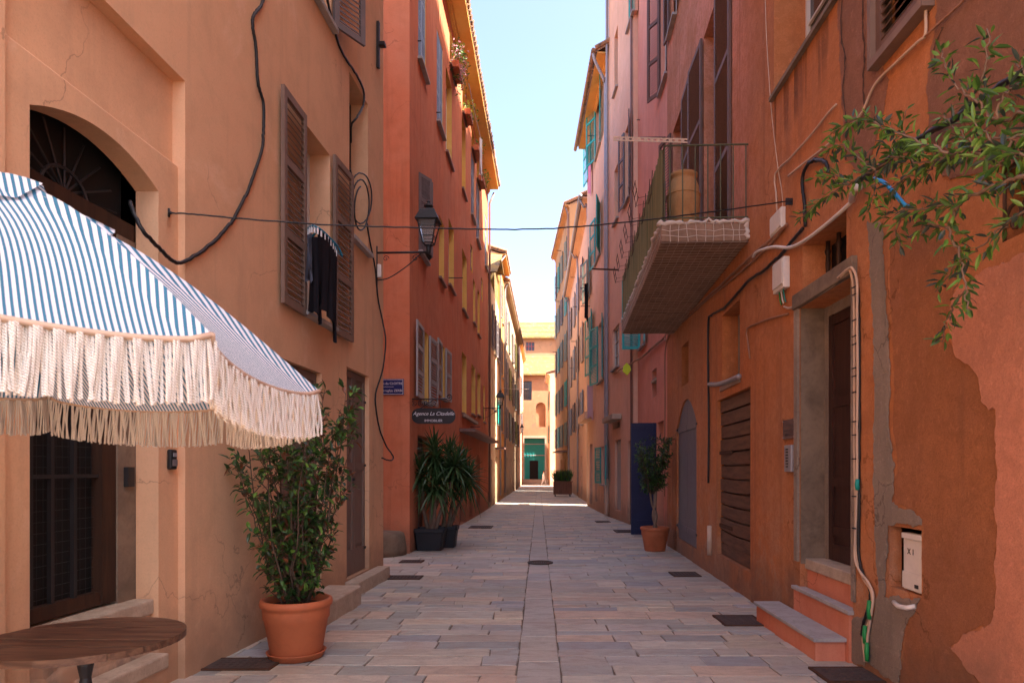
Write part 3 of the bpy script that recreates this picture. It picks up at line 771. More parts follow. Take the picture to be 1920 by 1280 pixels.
A.wbox('doorstep', 'stone', U(3.803), U(4.987), .49, .60, -.40, -.085, bevel=.012)
A.wbox('step_base', 'rubble', U(3.803), U(4.987), -.1, .489, -.40, -.12)
A.wbox('doorstep', 'stone', U(3.803), U(4.987), .10, .21, -.118, .03, bevel=.015)
A.wbox('step_base', 'apricot', U(3.803), U(4.987), -.3, .099, -.118, .01)
A.wbox('doorstep', 'stone', U(6.75), U(8.32), -.25, .135, .004, .42, bevel=.02)
A.wbox('doorstep', 'stone', U(8.93), U(10.45), -.25, .065, .004, .20, bevel=.015)
# window with taupe louvres and drying rack
fw = A.pane(w1, 'whitewood', 2, 3)
A.leaf(fw, U(7.50), 3.22, 5.42, .62, 1, 179, 'brownshut', 'louver', .03); A.leaf(fw, U(8.42), 3.22, 5.42, .64, -1, 178, 'brownshut', 'louver', .03)
A.sill(w1, fw, 'slate', .1, .04, .04)
f2 = A.pane(w2, 'rustwood', 2, 3); A.sill(w2, f2, 'slate', .08, .02, .05)
f3 = A.pane(w3, 'whitewood', 2, 3); A.leaf(f3, U(8.45), 7.02, 9.1, .5, -1, 150, 'slateshut', 'louver', .02); A.leaf(f3, U(7.55), 7.02, 9.1, .5, 1, 170, 'slateshut', 'louver', .02); A.sill(w3, f3, 'slate', .08, .05)
f4 = A.pane(w4, 'whitewood', 2, 3); A.sill(w4, f4); A.leaf(f4, U(4.9), 7.02, 9.1, .45, -1, 172, 'slateshut'); A.leaf(f4, U(4.0), 7.02, 9.1, .45, 1, 172, 'slateshut')
# flush doors
def flush_door(o, style, label=None):
    root_m = MB(); w = A.w; d = o['d']; mid = (o['u0']+o['u1'])/2
    w.box(root_m, o['u0'], o['u1'], o['z0'], o['z1'], -d-.04, -d-.002)
    dr = root_m.build('door', 'taupedoor', A.root)
    for a, b in ((o['u0'], mid), (mid, o['u1'])):
        m = MB(); f = .075; z0, z1 = o['z0'], o['z1']
        B = lambda u0, u1, zz0, zz1, oo=.028: w.box(m, u0, u1, zz0, zz1, -d, -d+oo)
        B(a+.006, a+f, z0+.01, z1-.01); B(b-f, b-.006, z0+.01, z1-.01)
        for zz, hh in ((z0+.01, .34), (z1-.1, .09), (z0+1.45, .1)): B(a+f, b-f, zz, zz+hh, .026)
        if style == 'plank':
            k = 14
            for i in range(k): B(a+f, b-f, z0+.35+(z1-z0-.45)*i/k+.004, z0+.35+(z1-z0-.45)*(i+1)/k-.004, .014)
        else:
            B(a+f+.03, b-f-.03, z0+.4, z0+1.4, .012); B(a+f+.03, b-f-.03, z0+1.6, z1-.15, .012)
        m.build('door_leaf', 'taupedoor', dr)
    for u in (o['u0']+.02, o['u1']-.02):
        for z in (o['z0']+.3, o['z0']+1.5, o['z1']-.4): m = MB(); w.box(m, u-.05, u+.05, z, z+.035, -d+.03, -d+.045); m.build('hinge', 'iron', dr)
    m = MB(); w.box(m, mid-.09, mid-.04, o['z0']+1.3, o['z0']+1.34, -d+.03, -d+.06); m.build('handle', 'iron', dr)
flush_door(d1, 'plank'); flush_door(d2, 'panel')
# things fixed to the apricot house
def fixed(name, label, cat, wl, u, z, group=None):
    return empty(name, wl.W(u, z, 0), label, cat, group)
kb = fixed('key_box', 'small black key safe box on the apricot wall beside the arched doorway', 'key box', wLA, U(5.17), 1.6)
mb = MB(); ku = wLA.u(318, -.05); kz = wLA.z(318, 861, -.05); wLA.box(mb, ku-.04, ku+.04, kz-.075, kz+.075, -.05, -.012); mb.build('case', 'black', kb, bevel=.012)
mb = MB(); wLA.box(mb, ku-.03, ku+.03, kz-.05, kz+.0, -.011, -.004); mb.build('lid', 'slateshut', kb, bevel=.003)
mb = MB(); wLA.box(mb, ku-.02, ku+.02, kz+.02, kz+.05, -.011, -.003); mb.build('dial', 'zinc', kb)
ti = fixed('wall_tie', 'long black iron tie bar high on the apricot house corner', 'wall tie', wLA, U(10.4), 7.7)
mb = MB(); wLA.box(mb, U(10.38), U(10.44), 7.65, 8.35, .01, .05); mb.build('anchor_bar', 'iron', ti); mb = MB(); wLA.box(mb, U(10.36), U(10.46), 7.98, 8.03, .051, .14); mb.build('bolt', 'iron', ti)
# cables on the apricot house
def wp(w, L, off=.02): return [w.px(x, y, off if len(q) == 0 else q[0]) for x, y, *q in L]
cable('wall_cable', 'thick black cable bundle wandering down the apricot wall to the arched doorway', wp(wLA, [(497, -20), (492, 5), (476, 30), (474, 50), (480, 90), (484, 155), (494, 195), (494, 250), (490, 285), (470, 345), (448, 392), (430, 422), (395, 458), (345, 491), (322, 487), (295, 462), (268, 432), (250, 398, -.05), (244, 378, -.1)]), .0145, 'black')
cable('wall_cable', 'black cable curving past the high narrow window of the apricot house', wp(wLA, [(607, -30), (616, 10), (627, 55), (642, 100), (668, 140), (682, 172), (680, 200), (668, 222), (659, 235, -.04), (658, 268, -.1)]), .015, 'black')
co = [wLA.px(677+20*math.cos(a)*(1-.04*a), 372+44*math.sin(a)+2*a, .03+.004*a) for a in [i*.5-2.6 for i in range(28)]]
cable('cable_coil', 'loop of spare black cable hanging on the sill of the narrow window', wp(wLA, [(657, 318), (662, 345)])+co, .011, 'black')
cable('wall_cable', 'black cable hanging down the apricot corner and looping free over the side lane', wp(wLA, [(688, 418), (694, 455), (703, 500), (709, 560), (718, 605, .06), (723, 640, .1), (718, 690, .06), (705, 735), (705, 765), (712, 805, .04), (724, 835, .1), (737, 855, .12), (732, 863, .12), (716, 858, .05)]), .012, 'black')
# drying rack with clothes in the taupe window
rk = empty('drying_rack', wLA.px(600, 430, .3), 'teal plastic drying hanger in front of the taupe shuttered window', 'drying rack')
mb = MB(); c0 = wLA.px(603, 430, .26)
arc = [wLA.px(576, 432, .05), wLA.px(583, 424, .16), wLA.px(596, 427, .26), wLA.px(612, 440, .3), wLA.px(624, 455, .32), wLA.px(632, 472, .34)]
mb.tube(spline(arc, 6), .013, 6); mb.tube(spline([p+V((.03, .12, -.02)) for p in arc], 6), .010, 6)
for p in arc: mb.tube([p, p+V((.03, .12, -.02))], .007, 5)
mb.tube([wLA.W(U(7.9), 3.95, -.2), arc[2]], .01, 5)
mb.build('hanger', 'tealplastic', rk, True)
mb = MB()
for i, p in enumerate(spline(arc, 5)):
    if i % 2 == 0: mb.box(p.x-.008, p.x+.008, p.y-.01, p.y+.01, p.z-.07, p.z+.01)
mb.build('clothes_peg', 'cloth_white', rk)
def garment(label, m, top, h, name, cat, legs=0, hem=.15, seed=1):
    rr = random.Random(seed); mb = MB(); P = spline(top, 6); n = len(P); k = 14
    L = [(P[i]-P[0]).length for i in range(n)]; tot = L[-1] or 1
    for sgn in (1, -1):
        base = len(mb.v)
        for i, p in enumerate(P):
            f = L[i]/tot; hh = h*(1+hem*(f-.5)+.05*math.sin(f*9))
            if legs and abs(f-.5) < .07: hh *= .5
            for j in range(k+1):
                g = j/k; wv = .022*math.sin(f*17+g*2.0+rr.random()*.25)*g+.012*math.sin(f*31)*g
                q = p+V((wv+.006*sgn, .016*math.sin(f*13+g*3)*g, -hh*g)); q.y += (.5-f)*.05*g; mb.v.append(tuple(q))
        for i in range(n-1):
            for j in range(k):
                a = base+i*(k+1)+j; mb.f.append((a, a+1, a+k+2, a+k+1)); mb.m.append(0)
    o = mb.build(name, m, None, True, org=P[0]); return tag(o, label, cat)
garment('black trousers pegged on the teal drying hanger of the taupe window', 'cloth_black', arc[2:], .88, 'trousers', 'trousers', 1, .3, 3)
garment('grey blue cloth pegged beside the black trousers near the left shutter', 'cloth_grey', [wLA.px(577, 440, .10), wLA.px(584, 438, .18)], .50, 'cloth', 'cloth', 0, .1, 5)
garment('second dark garment behind the black trousers, close to the window', 'cloth_black', [wLA.px(580, 446, .14), wLA.px(592, 444, .22), wLA.px(604, 450, .26)], .82, 'dark_shirt', 'shirt', 0, .2, 8)
# wire across the street
wRA = Wall([(2.60, -1.2), (2.62, 7.8), (2.86, 13.9), (2.90, 15.4)], False)
wa = wLA.px(318, 399, -.05); wb = wRA.px(1485, 376, .06)
S = lambda px, py: at(px, py, wa.y+(wb.y-wa.y)*((px-318)/(1485-318)))
cable('street_wire', 'thin black wire strung across the street between apricot and orange houses', [wa]+[at(px, py, wa.y+.02+(px-318)/1167*(wb.y-wa.y)) for px, py in ((365, 402), (420, 407), (560, 418), (700, 425), (860, 428.5), (980, 430), (1100, 424), (1250, 408), (1380, 391))]+[wb], .0065, 'black')
nl = tag(MB().build('x', 'iron', None, org=wa), 'x', 'x'); bpy.data.objects.remove(nl)
m_ = MB(); m_.tube([wLA.px(318, 399, -.06), wLA.px(318, 399, -.02), wLA.px(320, 399, .04)], .012, 6); m_.tube([wLA.px(317, 391, -.045), wLA.px(317, 407, -.045)], .009, 5)
tag(m_.build('wall_hook', 'iron', None, True, org=wa), 'small iron hook in the apricot wall holding the street wire', 'hook')

# ------------------------------------------------------------------ LEFT: red-orange house
wLB = Wall([(-2.61, 13.8), (-2.375, 32.0)], True)
B = House('red_orange_house', 'tall red orange house with yellow window reveals and a yellow eave over flower boxes', wLB, 0, wLB.L[-1], 14.7, 'redorange', 'yellow', 8)
T4 = [((784, 798), (784, 108), 'lattice'), ((819, 830), (819, 225), 'lattice'), ((836, 847), (836, 283), None), ((866, 872.8), (866, 352), None), ((883, 889), (883, 400), 'louver'), ((893, 899), (893, 446), 'louver'), ((909, 912.6), (909, 497), 'louver')]
opsB = []
for (a, b), bot, st in T4:
    z = wLB.z(*bot); y_ = a
    o = B.opu(*sorted((wLB.u(a), wLB.u(b))), z, z+2.35, .2 if st is None else .07); opsB.append((o, st))
row3 = [((785, 799), (785, 322), (785, 470), 'dark'), ((823, 832.6), (823, 402), (830, 531), None), ((841, 851), (841, 408), (848, 545), None), ((866.5, 875), (866.5, 464), (873, 590), None), ((882, 886), (882, 455), (882, 504), 'shut'), ((887, 891), (887, 521), (890, 609), None), ((895.4, 899.4), (896, 542), (898, 630), None), ((902.3, 905), (903, 521), (903, 562), 'shut')]
row2 = [((791, 803), (791, 615), (791, 752), 'pair'), ((826, 833.6), (826, 643), (826, 745), 'pair'), ((866, 874.5), (866, 658), (866, 773), None), ((884, 891), (884, 681), (886, 776), None), ((895, 900.6), (895, 696), (897, 778), None), ((906, 909), (906, 720), (906, 790), None)]
rowA = [((843, 852), (845, 60), (845, 128)), ((867, 873), (868, 150), (868, 214)), ((884, 890), (885, 236), (885, 281)), ((894, 899), (895, 285), (895, 338))]
for a, t_, b_, st in row3+row2:
    o = B.op(a[0], a[1], t_, b_, .2); opsB.append((o, st))
atts = []
for a, t_, b_ in rowA:
    o = B.op(a[0], a[1], t_, b_, .2); atts.append(o); opsB.append((o, None))
doorsB = [B.op(893, 899.5, (893, 860), (894, 952), .2, .2), B.op(862, 873, (862, 880), (862, 985), .2), B.op(880, 886, (880, 880), (880, 972), .2), B.op(846, 855, (846, 905), (846, 985), .15), B.op(783, 806, (783, 815), (783, 1000), .2)]
for o in doorsB: o['rev'] = 0
B.finish(); B.roof(.5, .3, 'yellow')
for o, st in opsB:
    if st == 'lattice': B.shutters(o, 'blueshut', (0, 0), style='lattice', off=-.05)
    elif st == 'louver': B.shutters(o, 'blueshut', (0, 0), off=-.05)
    elif st == 'dark': B.shutters(o, 'slateshut', (28, 28), style='lattice', off=-.02)
    elif st == 'shut': B.shutters(o, 'slateshut', (0, 0), style='plank', off=-.08, sill=False)
    elif st == 'pair':
        big = o is opsB[len(T4)+len(row3)][0]
        B.shutters(o, 'greyshut', (178, 178), wd=.95 if big else .82, off=.02)
    else:
        f_ = B.pane(o, 'whitewood', 2, 3); B.sill(o, f_, 'copper', .08, .08)
for o in doorsB:
    mb = MB(); wLB.box(mb, o['u0'], o['u1'], o['z0'], o['z1']+o['rise'], -o['d']-.04, -o['d']+.003); d_ = mb.build('door', 'slateshut' if o['rise'] else 'darkwood', B.root)
    mb = MB(); k = 4
    for i in range(k): wLB.box(mb, o['u0']+(o['u1']-o['u0'])*i/k+.01, o['u0']+(o['u1']-o['u0'])*(i+1)/k-.01, o['z0']+.05, o['z1']-.03, -o['d']+.004, -o['d']+.025)
    mb.build('door_leaf', 'darkwood', d_)
B.wbox('canopy', 'copper', wLB.u(861), wLB.u(914), 2.72, 2.82, .004, .5)
B.wbox('ledge', 'stone', wLB.u(866), wLB.u(891), wLB.z(866, 781), wLB.z(866, 775), .004, .12)
B.rail(842, 521, 868); B.rail(783, 77, 790); B.rail(818, 211, 826); B.rail(882, 800, 900)
B.tube('downpipe', 'copper', [wLB.W(wLB.L[-1]-.15, 14.4, .3), wLB.W(wLB.L[-1]-.15, 13.9, .09), wLB.W(wLB.L[-1]-.15, .0, .09)], .05)
# street name plate on the side-lane face
def on_face(name, label, cat, px0, px1, py0, py1, y): 
    a, b = at(px0, py1, y), at(px1, py0, y); return empty(name, (a+b)/2, label, cat), a, b
sg, a, b = on_face('street_sign', 'navy enamel street name plate on the red orange corner, partly hidden by the apricot corner', 'street sign', 694, 757, 710, 740, 13.77)
mb = MB(); mb.box(a.x, b.x, 13.77, 13.794, a.z, b.z); mb.build('plate', 'signblue', sg, bevel=.004)
mb = MB(); t = .008
for q in ((a.x+.012, b.x-.012, b.z-.02, b.z-.012), (a.x+.012, b.x-.012, a.z+.012, a.z+.02), (a.x+.012, a.x+.02, a.z+.02, b.z-.02), (b.x-.02, b.x-.012, a.z+.02, b.z-.02)): mb.box(q[0], q[1], 13.765, 13.769, q[2], q[3])
mb.box((a.x+b.x)/2-.14, (a.x+b.x)/2+.14, 13.765, 13.769, (a.z+b.z)/2-.002, (a.z+b.z)/2+.003)
mb.build('border', 'signwhite', sg)
X1 = V((1, 0, 0))
text('Rue du CLOITRE', .066, 'signwhite', sg, V((at(733, 0, 13.765).x, 13.765, b.z-.095)), X1, UZ)
text('Carrughju ZERBI', .066, 'signwhite', sg, V((at(733, 0, 13.765).x, 13.765, a.z+.085)), X1, UZ)
# stone guard block
mb = MB(); pa = at(722, 1040, 13.35); prof = [(.60, 0), (.595, .15), (.57, .36), (.545, .44), (.48, .475), (.3, .485), (.01, .50)]
mb.lathe(prof, V((-3.24, 13.62, gz(13.5)-.02)), 20); tag(mb.build('guard_stone', 'concrete', None, True, org=(-3.24, 13.62, gz(13.5))), 'rounded weathered guard stone at the foot of the red orange corner', 'guard stone')
# projecting shop sign on a scrolled iron arm
ys_ = 14.05; O = wLB.W(.25, 0); xs = O.x
ag = empty('shop_sign', V((xs, ys_, 2.6)), 'dark rounded estate agency sign hanging from a scrolled iron arm above the yuccas', 'shop sign')
P = lambda px, py: at(px, py, ys_)
mb = MB(); l, r_, tp, bt = P(772, 0).x, P(854, 0).x, P(0, 765).z, P(0, 794).z; rad = (tp-bt)/2*.95; poly = []
for cx_, cz_, a0 in ((r_-rad, tp-rad, 0), (l+rad, tp-rad, 90), (l+rad, bt+rad, 180), (r_-rad, bt+rad, 270)):
    for i in range(9): a_ = math.radians(a0+90*i/8); poly.append((cx_+rad*math.cos(a_), cz_+rad*math.sin(a_)))
mb.prism(poly, V((0, ys_, 0)), V((1, 0, 0)), UZ, V((0, 1, 0)), -.015, .015); mb.build('board', 'signblack', ag)
text('Agence La Citadelle', .105, 'signwhite', ag, V(((l+r_)/2, ys_-.018, (tp+bt)/2+.045)), X1, UZ, .35)
text('IMMOBILIER', .07, 'signwhite', ag, V(((l+r_)/2, ys_-.018, bt+.06)), X1, UZ)
mb = MB(); mb.tube([P(769, 748), P(838, 748)], .014, 6); mb.tube([P(769, 736), P(769, 778)], .016, 6)
def scroll(c, r0, r1, turns, a0, s=1): return [c+V((math.cos(a0+s*t*turns*2*PI)*(r0+(r1-r0)*t), 0, math.sin(a0+s*t*turns*2*PI)*(r0+(r1-r0)*t))) for t in [i/30 for i in range(31)]]
for px in (777, 789, 801, 813): mb.tube(scroll(P(px, 756), .062, .012, 1.6, 1.6, 1 if px % 2 else -1), .007, 5)
mb.tube(scroll(P(842, 744), .075, .015, 1.5, 3.6), .009, 5)
for px in (795, 826): mb.tube([P(px, 748), P(px, 766)], .006, 5)
mb.tube([P(769, 778), P(790, 764), P(812, 750)], .009, 5)
mb.build('arm', 'iron', ag, True)

# lanterns
def lantern(label, wl, u, z, reach, s=1.0, down=True):
    n = wl.N(u); o = wl.W(u, z, 0); root = empty('street_lantern', o, label, 'street lantern', 'wall lanterns along the street')
    c = o+n*reach; mb = MB(); a = n; b = wl.T(u)
    mb.tube([o+n*.0, c], .017, 7); mb.tube([o+UZ*.05-UZ*.55, o+UZ*.1], .018, 6)
    mb.tube(spline([o-UZ*.42, o+n*reach*.25-UZ*.38, o+n*reach*.6-UZ*.2, o+n*reach*.85-UZ*.02], 8), .009, 5)
    for q, rr_ in ((.18, .05), (.75, .06)):
        cc = o+n*(reach*q)-UZ*.09; mb.tube([cc+(n*math.cos(t*.6)+UZ*math.sin(t*.6))*(rr_*(1-t/16)) for t in range(15)], .006, 5)
    mb.tube([c-UZ*.03, c+UZ*.12*s], [.03, .045], 8)
    mb.build('bracket', 'iron', root, True)
    def sq(hw, zz): return [c+a*(x*hw)+b*(y_*hw)+UZ*zz for x, y_ in ((-1, -1), (1, -1), (1, 1), (-1, 1))]
    mb = MB(); bot, top = sq(.085*s, .15*s), sq(.165*s, .53*s)
    for i in range(4):
        mb.tube([bot[i], top[i]], .011, 5); mb.tube([bot[i], bot[(i+1) % 4]], .01, 5); mb.tube([top[i], top[(i+1) % 4]], .014, 5)
        m1 = [x.lerp(y_, .3) for x, y_ in zip(bot, top)]; mb.tube([m1[i], m1[(i+1) % 4]], .007, 5)
        mb.tube([bot[i], c+UZ*.08*s], .009, 5)
    mb.build('frame', 'iron', root)
    mb = MB(); g0, g1 = sq(.082*s, .15*s), sq(.161*s, .53*s)
    for i in range(4): mb.face([g0[i], g0[(i+1) % 4], g1[(i+1) % 4], g1[i]])
    mb.build('pane', 'lampglass', root)
    mb = MB(); r0, r1, r2 = sq(.205*s, .54*s), sq(.125*s, .72*s), sq(.10*s, .74*s)
    for x, y_ in ((r0, r1), (r1, r2)):
        for i in range(4): mb.face([x[i], x[(i+1) % 4], y_[(i+1) % 4], y_[i]])
    mb.face(r2); mb.face(list(reversed(r0)))
    mb.lathe([(.06*s, .74*s), (.05*s, .78*s), (.085*s, .80*s), (.08*s, .83*s), (.03*s, .86*s), (.035*s, .89*s), (.001, .92*s)], c, 12)
    mb.build('cap', 'iron', root)
lu = wLA.u(706); lz = wLA.z(706, 474)
lantern('large black lantern on a long iron arm at the apricot house corner', wLA, lu, lz, .80, .86)
lantern('black lantern on the far end of the red orange house', wLB, wLB.u(906), wLB.z(906, 765), .74, .9)
mb = MB(); wLA.box(mb, lu-.03, lu+.03, lz-.38, lz-.18, .02, .075); tag(mb.build('junction_box', 'white', None, org=wLA.W(lu, lz-.3, .02), bevel=.006), 'small white junction box under the lantern arm on the apricot corner', 'junction box')

# attic flower boxes and laundry line of the red-orange house
def blob_leaves(mb, c, rx, ry, rz, n, L, W, mats, rr, hang=0):
    for i in range(n):
        d = V((rr.gauss(0, 1), rr.gauss(0, 1), rr.gauss(0, 1))).normalized()*rr.random()**.4
        p = c+V((d.x*rx, d.y*ry, d.z*rz-(hang*rr.random()**2)))
        mb.leaf(p, V((rr.gauss(0, 1), rr.gauss(0, 1), rr.gauss(.2, .8))), V((rr.gauss(0, 1), rr.gauss(0, 1), 1)), L*rr.uniform(.6, 1.2), W*rr.uniform(.7, 1.1), rr.choice(mats))
rr = random.Random(4)
for i, (o, n, lab) in enumerate(zip(atts, (420, 140, 120, 150), ('big flower box with pink blossom hanging from the nearest red orange attic window', 'flower box of bright green leaves under the red orange eave', 'flower box of grey green plants under the red orange eave beside the hanging cloth', 'farthest attic flower box of the red orange house, with a brown trough'))):
    um = (o['u0']+o['u1'])/2; hw = (o['u1']-o['u0'])/2
    root = empty('flower_box', wLB.W(um, o['z0'], .1), lab, 'flower box', 'flower boxes under the red orange eave')
    mb = MB(); wLB.box(mb, um-hw*.9, um+hw*.9, o['z0']-.05, o['z0']+.14, .04, .26); mb.build('trough', 'terracotta', root)
    mb = MB(); c = wLB.W(um, o['z0']+(.45 if i == 0 else .28), .22)
    blob_leaves(mb, c, .28, hw*1.3, .5 if i == 0 else .28, n, .10, .05, [0, 0, 1, 2, 2] if i == 0 else ([0, 3, 3] if i == 1 else [0, 1, 3]), rr, .9 if i == 0 else .2)
    mb.build('foliage', ['leafmid', 'leaflight', 'flower', 'yleaf'], root)
l0, l1 = wLB.px(879, 157, .42), wLB.px(901, 258, .42)
cable('washing_line', 'thin pale washing line below the red orange eave', [l0, l0.lerp(l1, .5)-UZ*.05, l1], .012, 'cloth_white', 'washing line', smooth=4)
garment('white cloth hanging under the far end of the red orange eave', 'cloth_white', [wLB.px(899.5, 258, .42), wLB.px(904, 262, .5)], 1.3, 'cloth', 'cloth', 0, .2, 3)
# ------------------------------------------------------------------ far left houses
SUN = V((.92, -.39, 0)).normalized()
def yw(w, y):
    for k in range(len(w.t)):
        if y <= w.p[k+1].y or k == len(w.t)-1: return w.L[k]+(y-w.p[k].y)/w.t[k].y
def grid(h, ys, zs, wd, m, ang=(170, 170), style='louver', d=.12, skip=(), only=None):
    out = []
    for i, y in enumerate(ys):
        for j, (z0, z1) in enumerate(zs):
            if (i, j) in skip: continue
            u = yw(h.w, y); o = h.opu(u-wd/2, u+wd/2, z0, z1, d); out.append((o, m if not isinstance(m, list) else m[(i+j*2) % len(m)], ang, style))
    return out
def dress(h, L, sill=True):
    for o, m, ang, st in L:
        if m: h.shutters(o, m, ang, wd=(o['u1']-o['u0'])/2, style=st, sill=sill, off=-.03 if ang[0] is not None and ang[0] < 30 else .02)
        else: h.sill(o, h.pane(o))
def gdoor(h, o, m='darkwood'):
    mb = MB(); h.w.box(mb, o['u0'], o['u1'], o['z0'], o['z1'], -o['d']-.04, -o['d']+.003); d_ = mb.build('door', m, h.root)
    mb = MB()
    for i in range(4): h.w.box(mb, o['u0']+(o['u1']-o['u0'])*i/4+.01, o['u0']+(o['u1']-o['u0'])*(i+1)/4-.01, o['z0']+.05, o['z1']-.05, -o['d']+.004, -o['d']+.03)
    mb.build('door_leaf', m, d_)
wC1 = Wall([(-2.36, 32.4), (-2.30, 39.5)], True)
C1 = House('cream_house', 'low cream house with a stone tiled roof just past the red orange house', wC1, 0, wC1.L[-1], 10.7, 'cream', 'cream', 7)
L = grid(C1, (34.2, 36.6, 38.6), ((7.6, 9.6),), .8, 'slateshut')+grid(C1, (34.4, 36.2), ((4.6, 6.6),), .7, None)+grid(C1, (38.3,), ((4.0, 5.6),), .8, 'teal')
D = [C1.opu(yw(wC1, 33.4), yw(wC1, 34.3), -.3, 2.0), C1.opu(yw(wC1, 36.8), yw(wC1, 37.8), -.3, 2.2)]
C1.finish(); dress(C1, L); [gdoor(C1, o, 'rustwood') for o in D]
mb = MB(); nx = 16
for i in range(9):                               # courses of stone slabs climbing away from the lane
    y0 = 32.0+i*.52; z0 = 10.72+i*.25
    for j in range(12):
        x1 = -1.95-j*.42; mb.fbox(V((x1, y0, z0)), V((-1, 0, 0)), V((0, .9, .43)).normalized(), V((0, -.43, .9)).normalized(), 0, .415, R.uniform(-.03, .03), .7, R.uniform(0, .015), .06)
mb.box(-7, -2.36, 36.2, 39.4, 10.7, 12.6); mb.fbox(V((-2, 36.4, 12.7)), V((-1, 0, 0)), V((0, 1, 0)), UZ, 0, 5, 0, 3.0, 0, .1)
mb.build('roof', 'slates', C1.root)
C1.wbox('corner_quoin', 'rubble', .0, .5, -.4, 10.5, .004, .03)
C1.wbox('canopy', 'copper', yw(wC1, 36.2), yw(wC1, 38.4), 2.6, 2.68, .004, .5)
wC2 = Wall([(-2.30, 39.5), (-2.25, 44.0)], True)
C2 = House('ochre_house', 'tall narrow ochre house rising behind the stone tiled roof', wC2, 0, wC2.L[-1], 14.0, 'ochre', 'ochre', 7)
L = grid(C2, (40.6, 42.8), ((10.6, 12.6), (7.2, 9.2), (3.8, 5.8)), .8, ['slateshut', None])
D = [C2.opu(yw(wC2, 41.2), yw(wC2, 42.3), -.3, 2.2)]
C2.finish(); C2.roof(.4, .35, 'ochre'); dress(C2, L); [gdoor(C2, o) for o in D]
C2.tube('downpipe', 'zinc', [wC2.W(.1, 13.9, .35), wC2.W(.1, 13.5, .08), wC2.W(.1, 0, .08)], .055)
wC3 = Wall([(-2.25, 44.0), (-1.92, 66.0)], True)
C3 = House('grey_green_house', 'long shaded grey green house with grey shutters, farthest on the left side of the street', wC3, 0, wC3.L[-1], 13.6, 'greyplaster', 'greyplaster', 7)
L = grid(C3, (46, 50, 54.5, 59, 63.5), ((10.0, 12.2), (6.6, 8.8), (3.6, 5.6)), .95, ['slateshut', 'greengrey', 'slateshut', 'olive'])
D = [C3.opu(yw(wC3, y)-.55, yw(wC3, y)+.55, -.34, 2.3) for y in (47.5, 52.5, 57, 61)]
C3.finish(); C3.roof(.35, .3, 'greyplaster'); dress(C3, L); [gdoor(C3, o, 'rustwood') for o in D]
C3.tube('downpipe', 'zinc', [wC3.W(.2, 13.6, .3), wC3.W(.2, 13.2, .08), wC3.W(.2, 0, .08)], .06)
C3.rail(958, 716, 970); C3.rail(950, 740, 962)
wC4 = Wall([(-1.95, 70.5), (-1.90, 83.0)], True)
C4 = House('sunlit_house', 'pale sunlit house at the end of the left side before the church', wC4, 0, wC4.L[-1], 14.6, 'salmon2', 'salmon2', 7)
L = grid(C4, (74, 78), ((9.5, 11.5), (5.5, 7.5)), .9, 'greyshut'); C4.finish(); C4.roof(.3); dress(C4, L)
cable('street_wire', 'pale cable crossing high between the cream house and the far right houses', [at(905, 726, 33), at(935, 727, 40), at(965, 729, 52), at(992, 729, 60)], .02, 'beigecable', smooth=4)
lantern('small far lantern on the grey green house', wC3, yw(wC3, 58), wC3.z(963, 806)-.1, .62, .8)

# ------------------------------------------------------------------ church closing the street
YC = 86.0; ch = empty('church', V((0, YC, gz(YC))), 'orange rendered church with yellow lichen roofs and a teal gate closing the street', 'church')
X = lambda px, y=YC: (px-CX)*y/F
Zc = lambda py, y=YC: CH+(HY-py)*y/F
wCh = Wall([(-14, YC), (14, YC)], True)
class Flat(House):
    def q(s, mb, w, pts, mi): mb.face([w.W(*p) for p in pts], mi)
ux = lambda px: X(px)+14
hz = Flat.__new__(Flat); hz.w = wCh; hz.m = hz.rev = 'church'; hz.root = ch; hz.ops = []
oD = dict(u0=ux(983), u1=ux(1021.5), z0=Zc(898), z1=Zc(821), d=.5, rise=0, rev=0)
oW = dict(u0=ux(979), u1=ux(997), z0=Zc(750), z1=Zc(714), d=.4, rise=0, rev=0)
oN = dict(u0=ux(1005), u1=ux(1023), z0=Zc(800), z1=Zc(763), d=.35, rise=.6, rev=0, round=True)
mb = MB(); hz.surf(mb, 0, 28, -.8, Zc(702), [oD, oW, oN])
hz.q(mb, wCh, [(oN['u0'], oN['z0'], -.35), (oN['u1'], oN['z0'], -.35), (oN['u1'], oN['z1']+.6, -.35), (oN['u0'], oN['z1']+.6, -.35)], 0)
mb.face([(-14, YC, -.8), (-14, YC+12, -.8), (-14, YC+12, Zc(702)), (-14, YC, Zc(702))]); mb.face([(14, YC, -.8), (14, YC+12, -.8), (14, YC+12, Zc(702)), (14, YC, Zc(702))])
YU = YC+4; X0, X1_ = -12, 12; z_up = CH+(HY-634)*YU/F
oR = dict(u0=X(986, YU)+14, u1=X(1002, YU)+14, z0=CH+(HY-657)*YU/F, z1=CH+(HY-641)*YU/F, d=.25, rise=0, rev=0)
wUp = Wall([(-14, YU), (14, YU)], True)
hz.surf(mb, 0, 28, Zc(702), z_up, [oR], w=wUp)
mb.build('wall', 'church', ch)
def slope(y0, z0, y1, z1, name):
    mb = MB(); s_ = V((0, y1-y0, z1-z0)); Ln = s_.length; s_.normalize(); nn = V((0, -s_.z, s_.y)); k = int(Ln/.32)
    for i in range(k):
        mb.fbox(V((0, y0, z0))+s_*(Ln*i/k), V((1, 0, 0)), s_, nn, -14.2, 14.2, -.03, Ln/k+.12, .0+.01*(i % 2), .05)
    mb.box(-14.2, 14.2, y0-.1, y0+.1, z0-.16, z0-.02)
    mb.build(name, 'slates', ch)
slope(YC-.45, Zc(701, YC-.45), YU-.02, CH+(HY-668)*YU/F, 'lower_roof')
slope(YU-.45, CH+(HY-633)*YU/F, YU+4.5, CH+(HY-604)*(YU+4.5)/F, 'upper_roof')
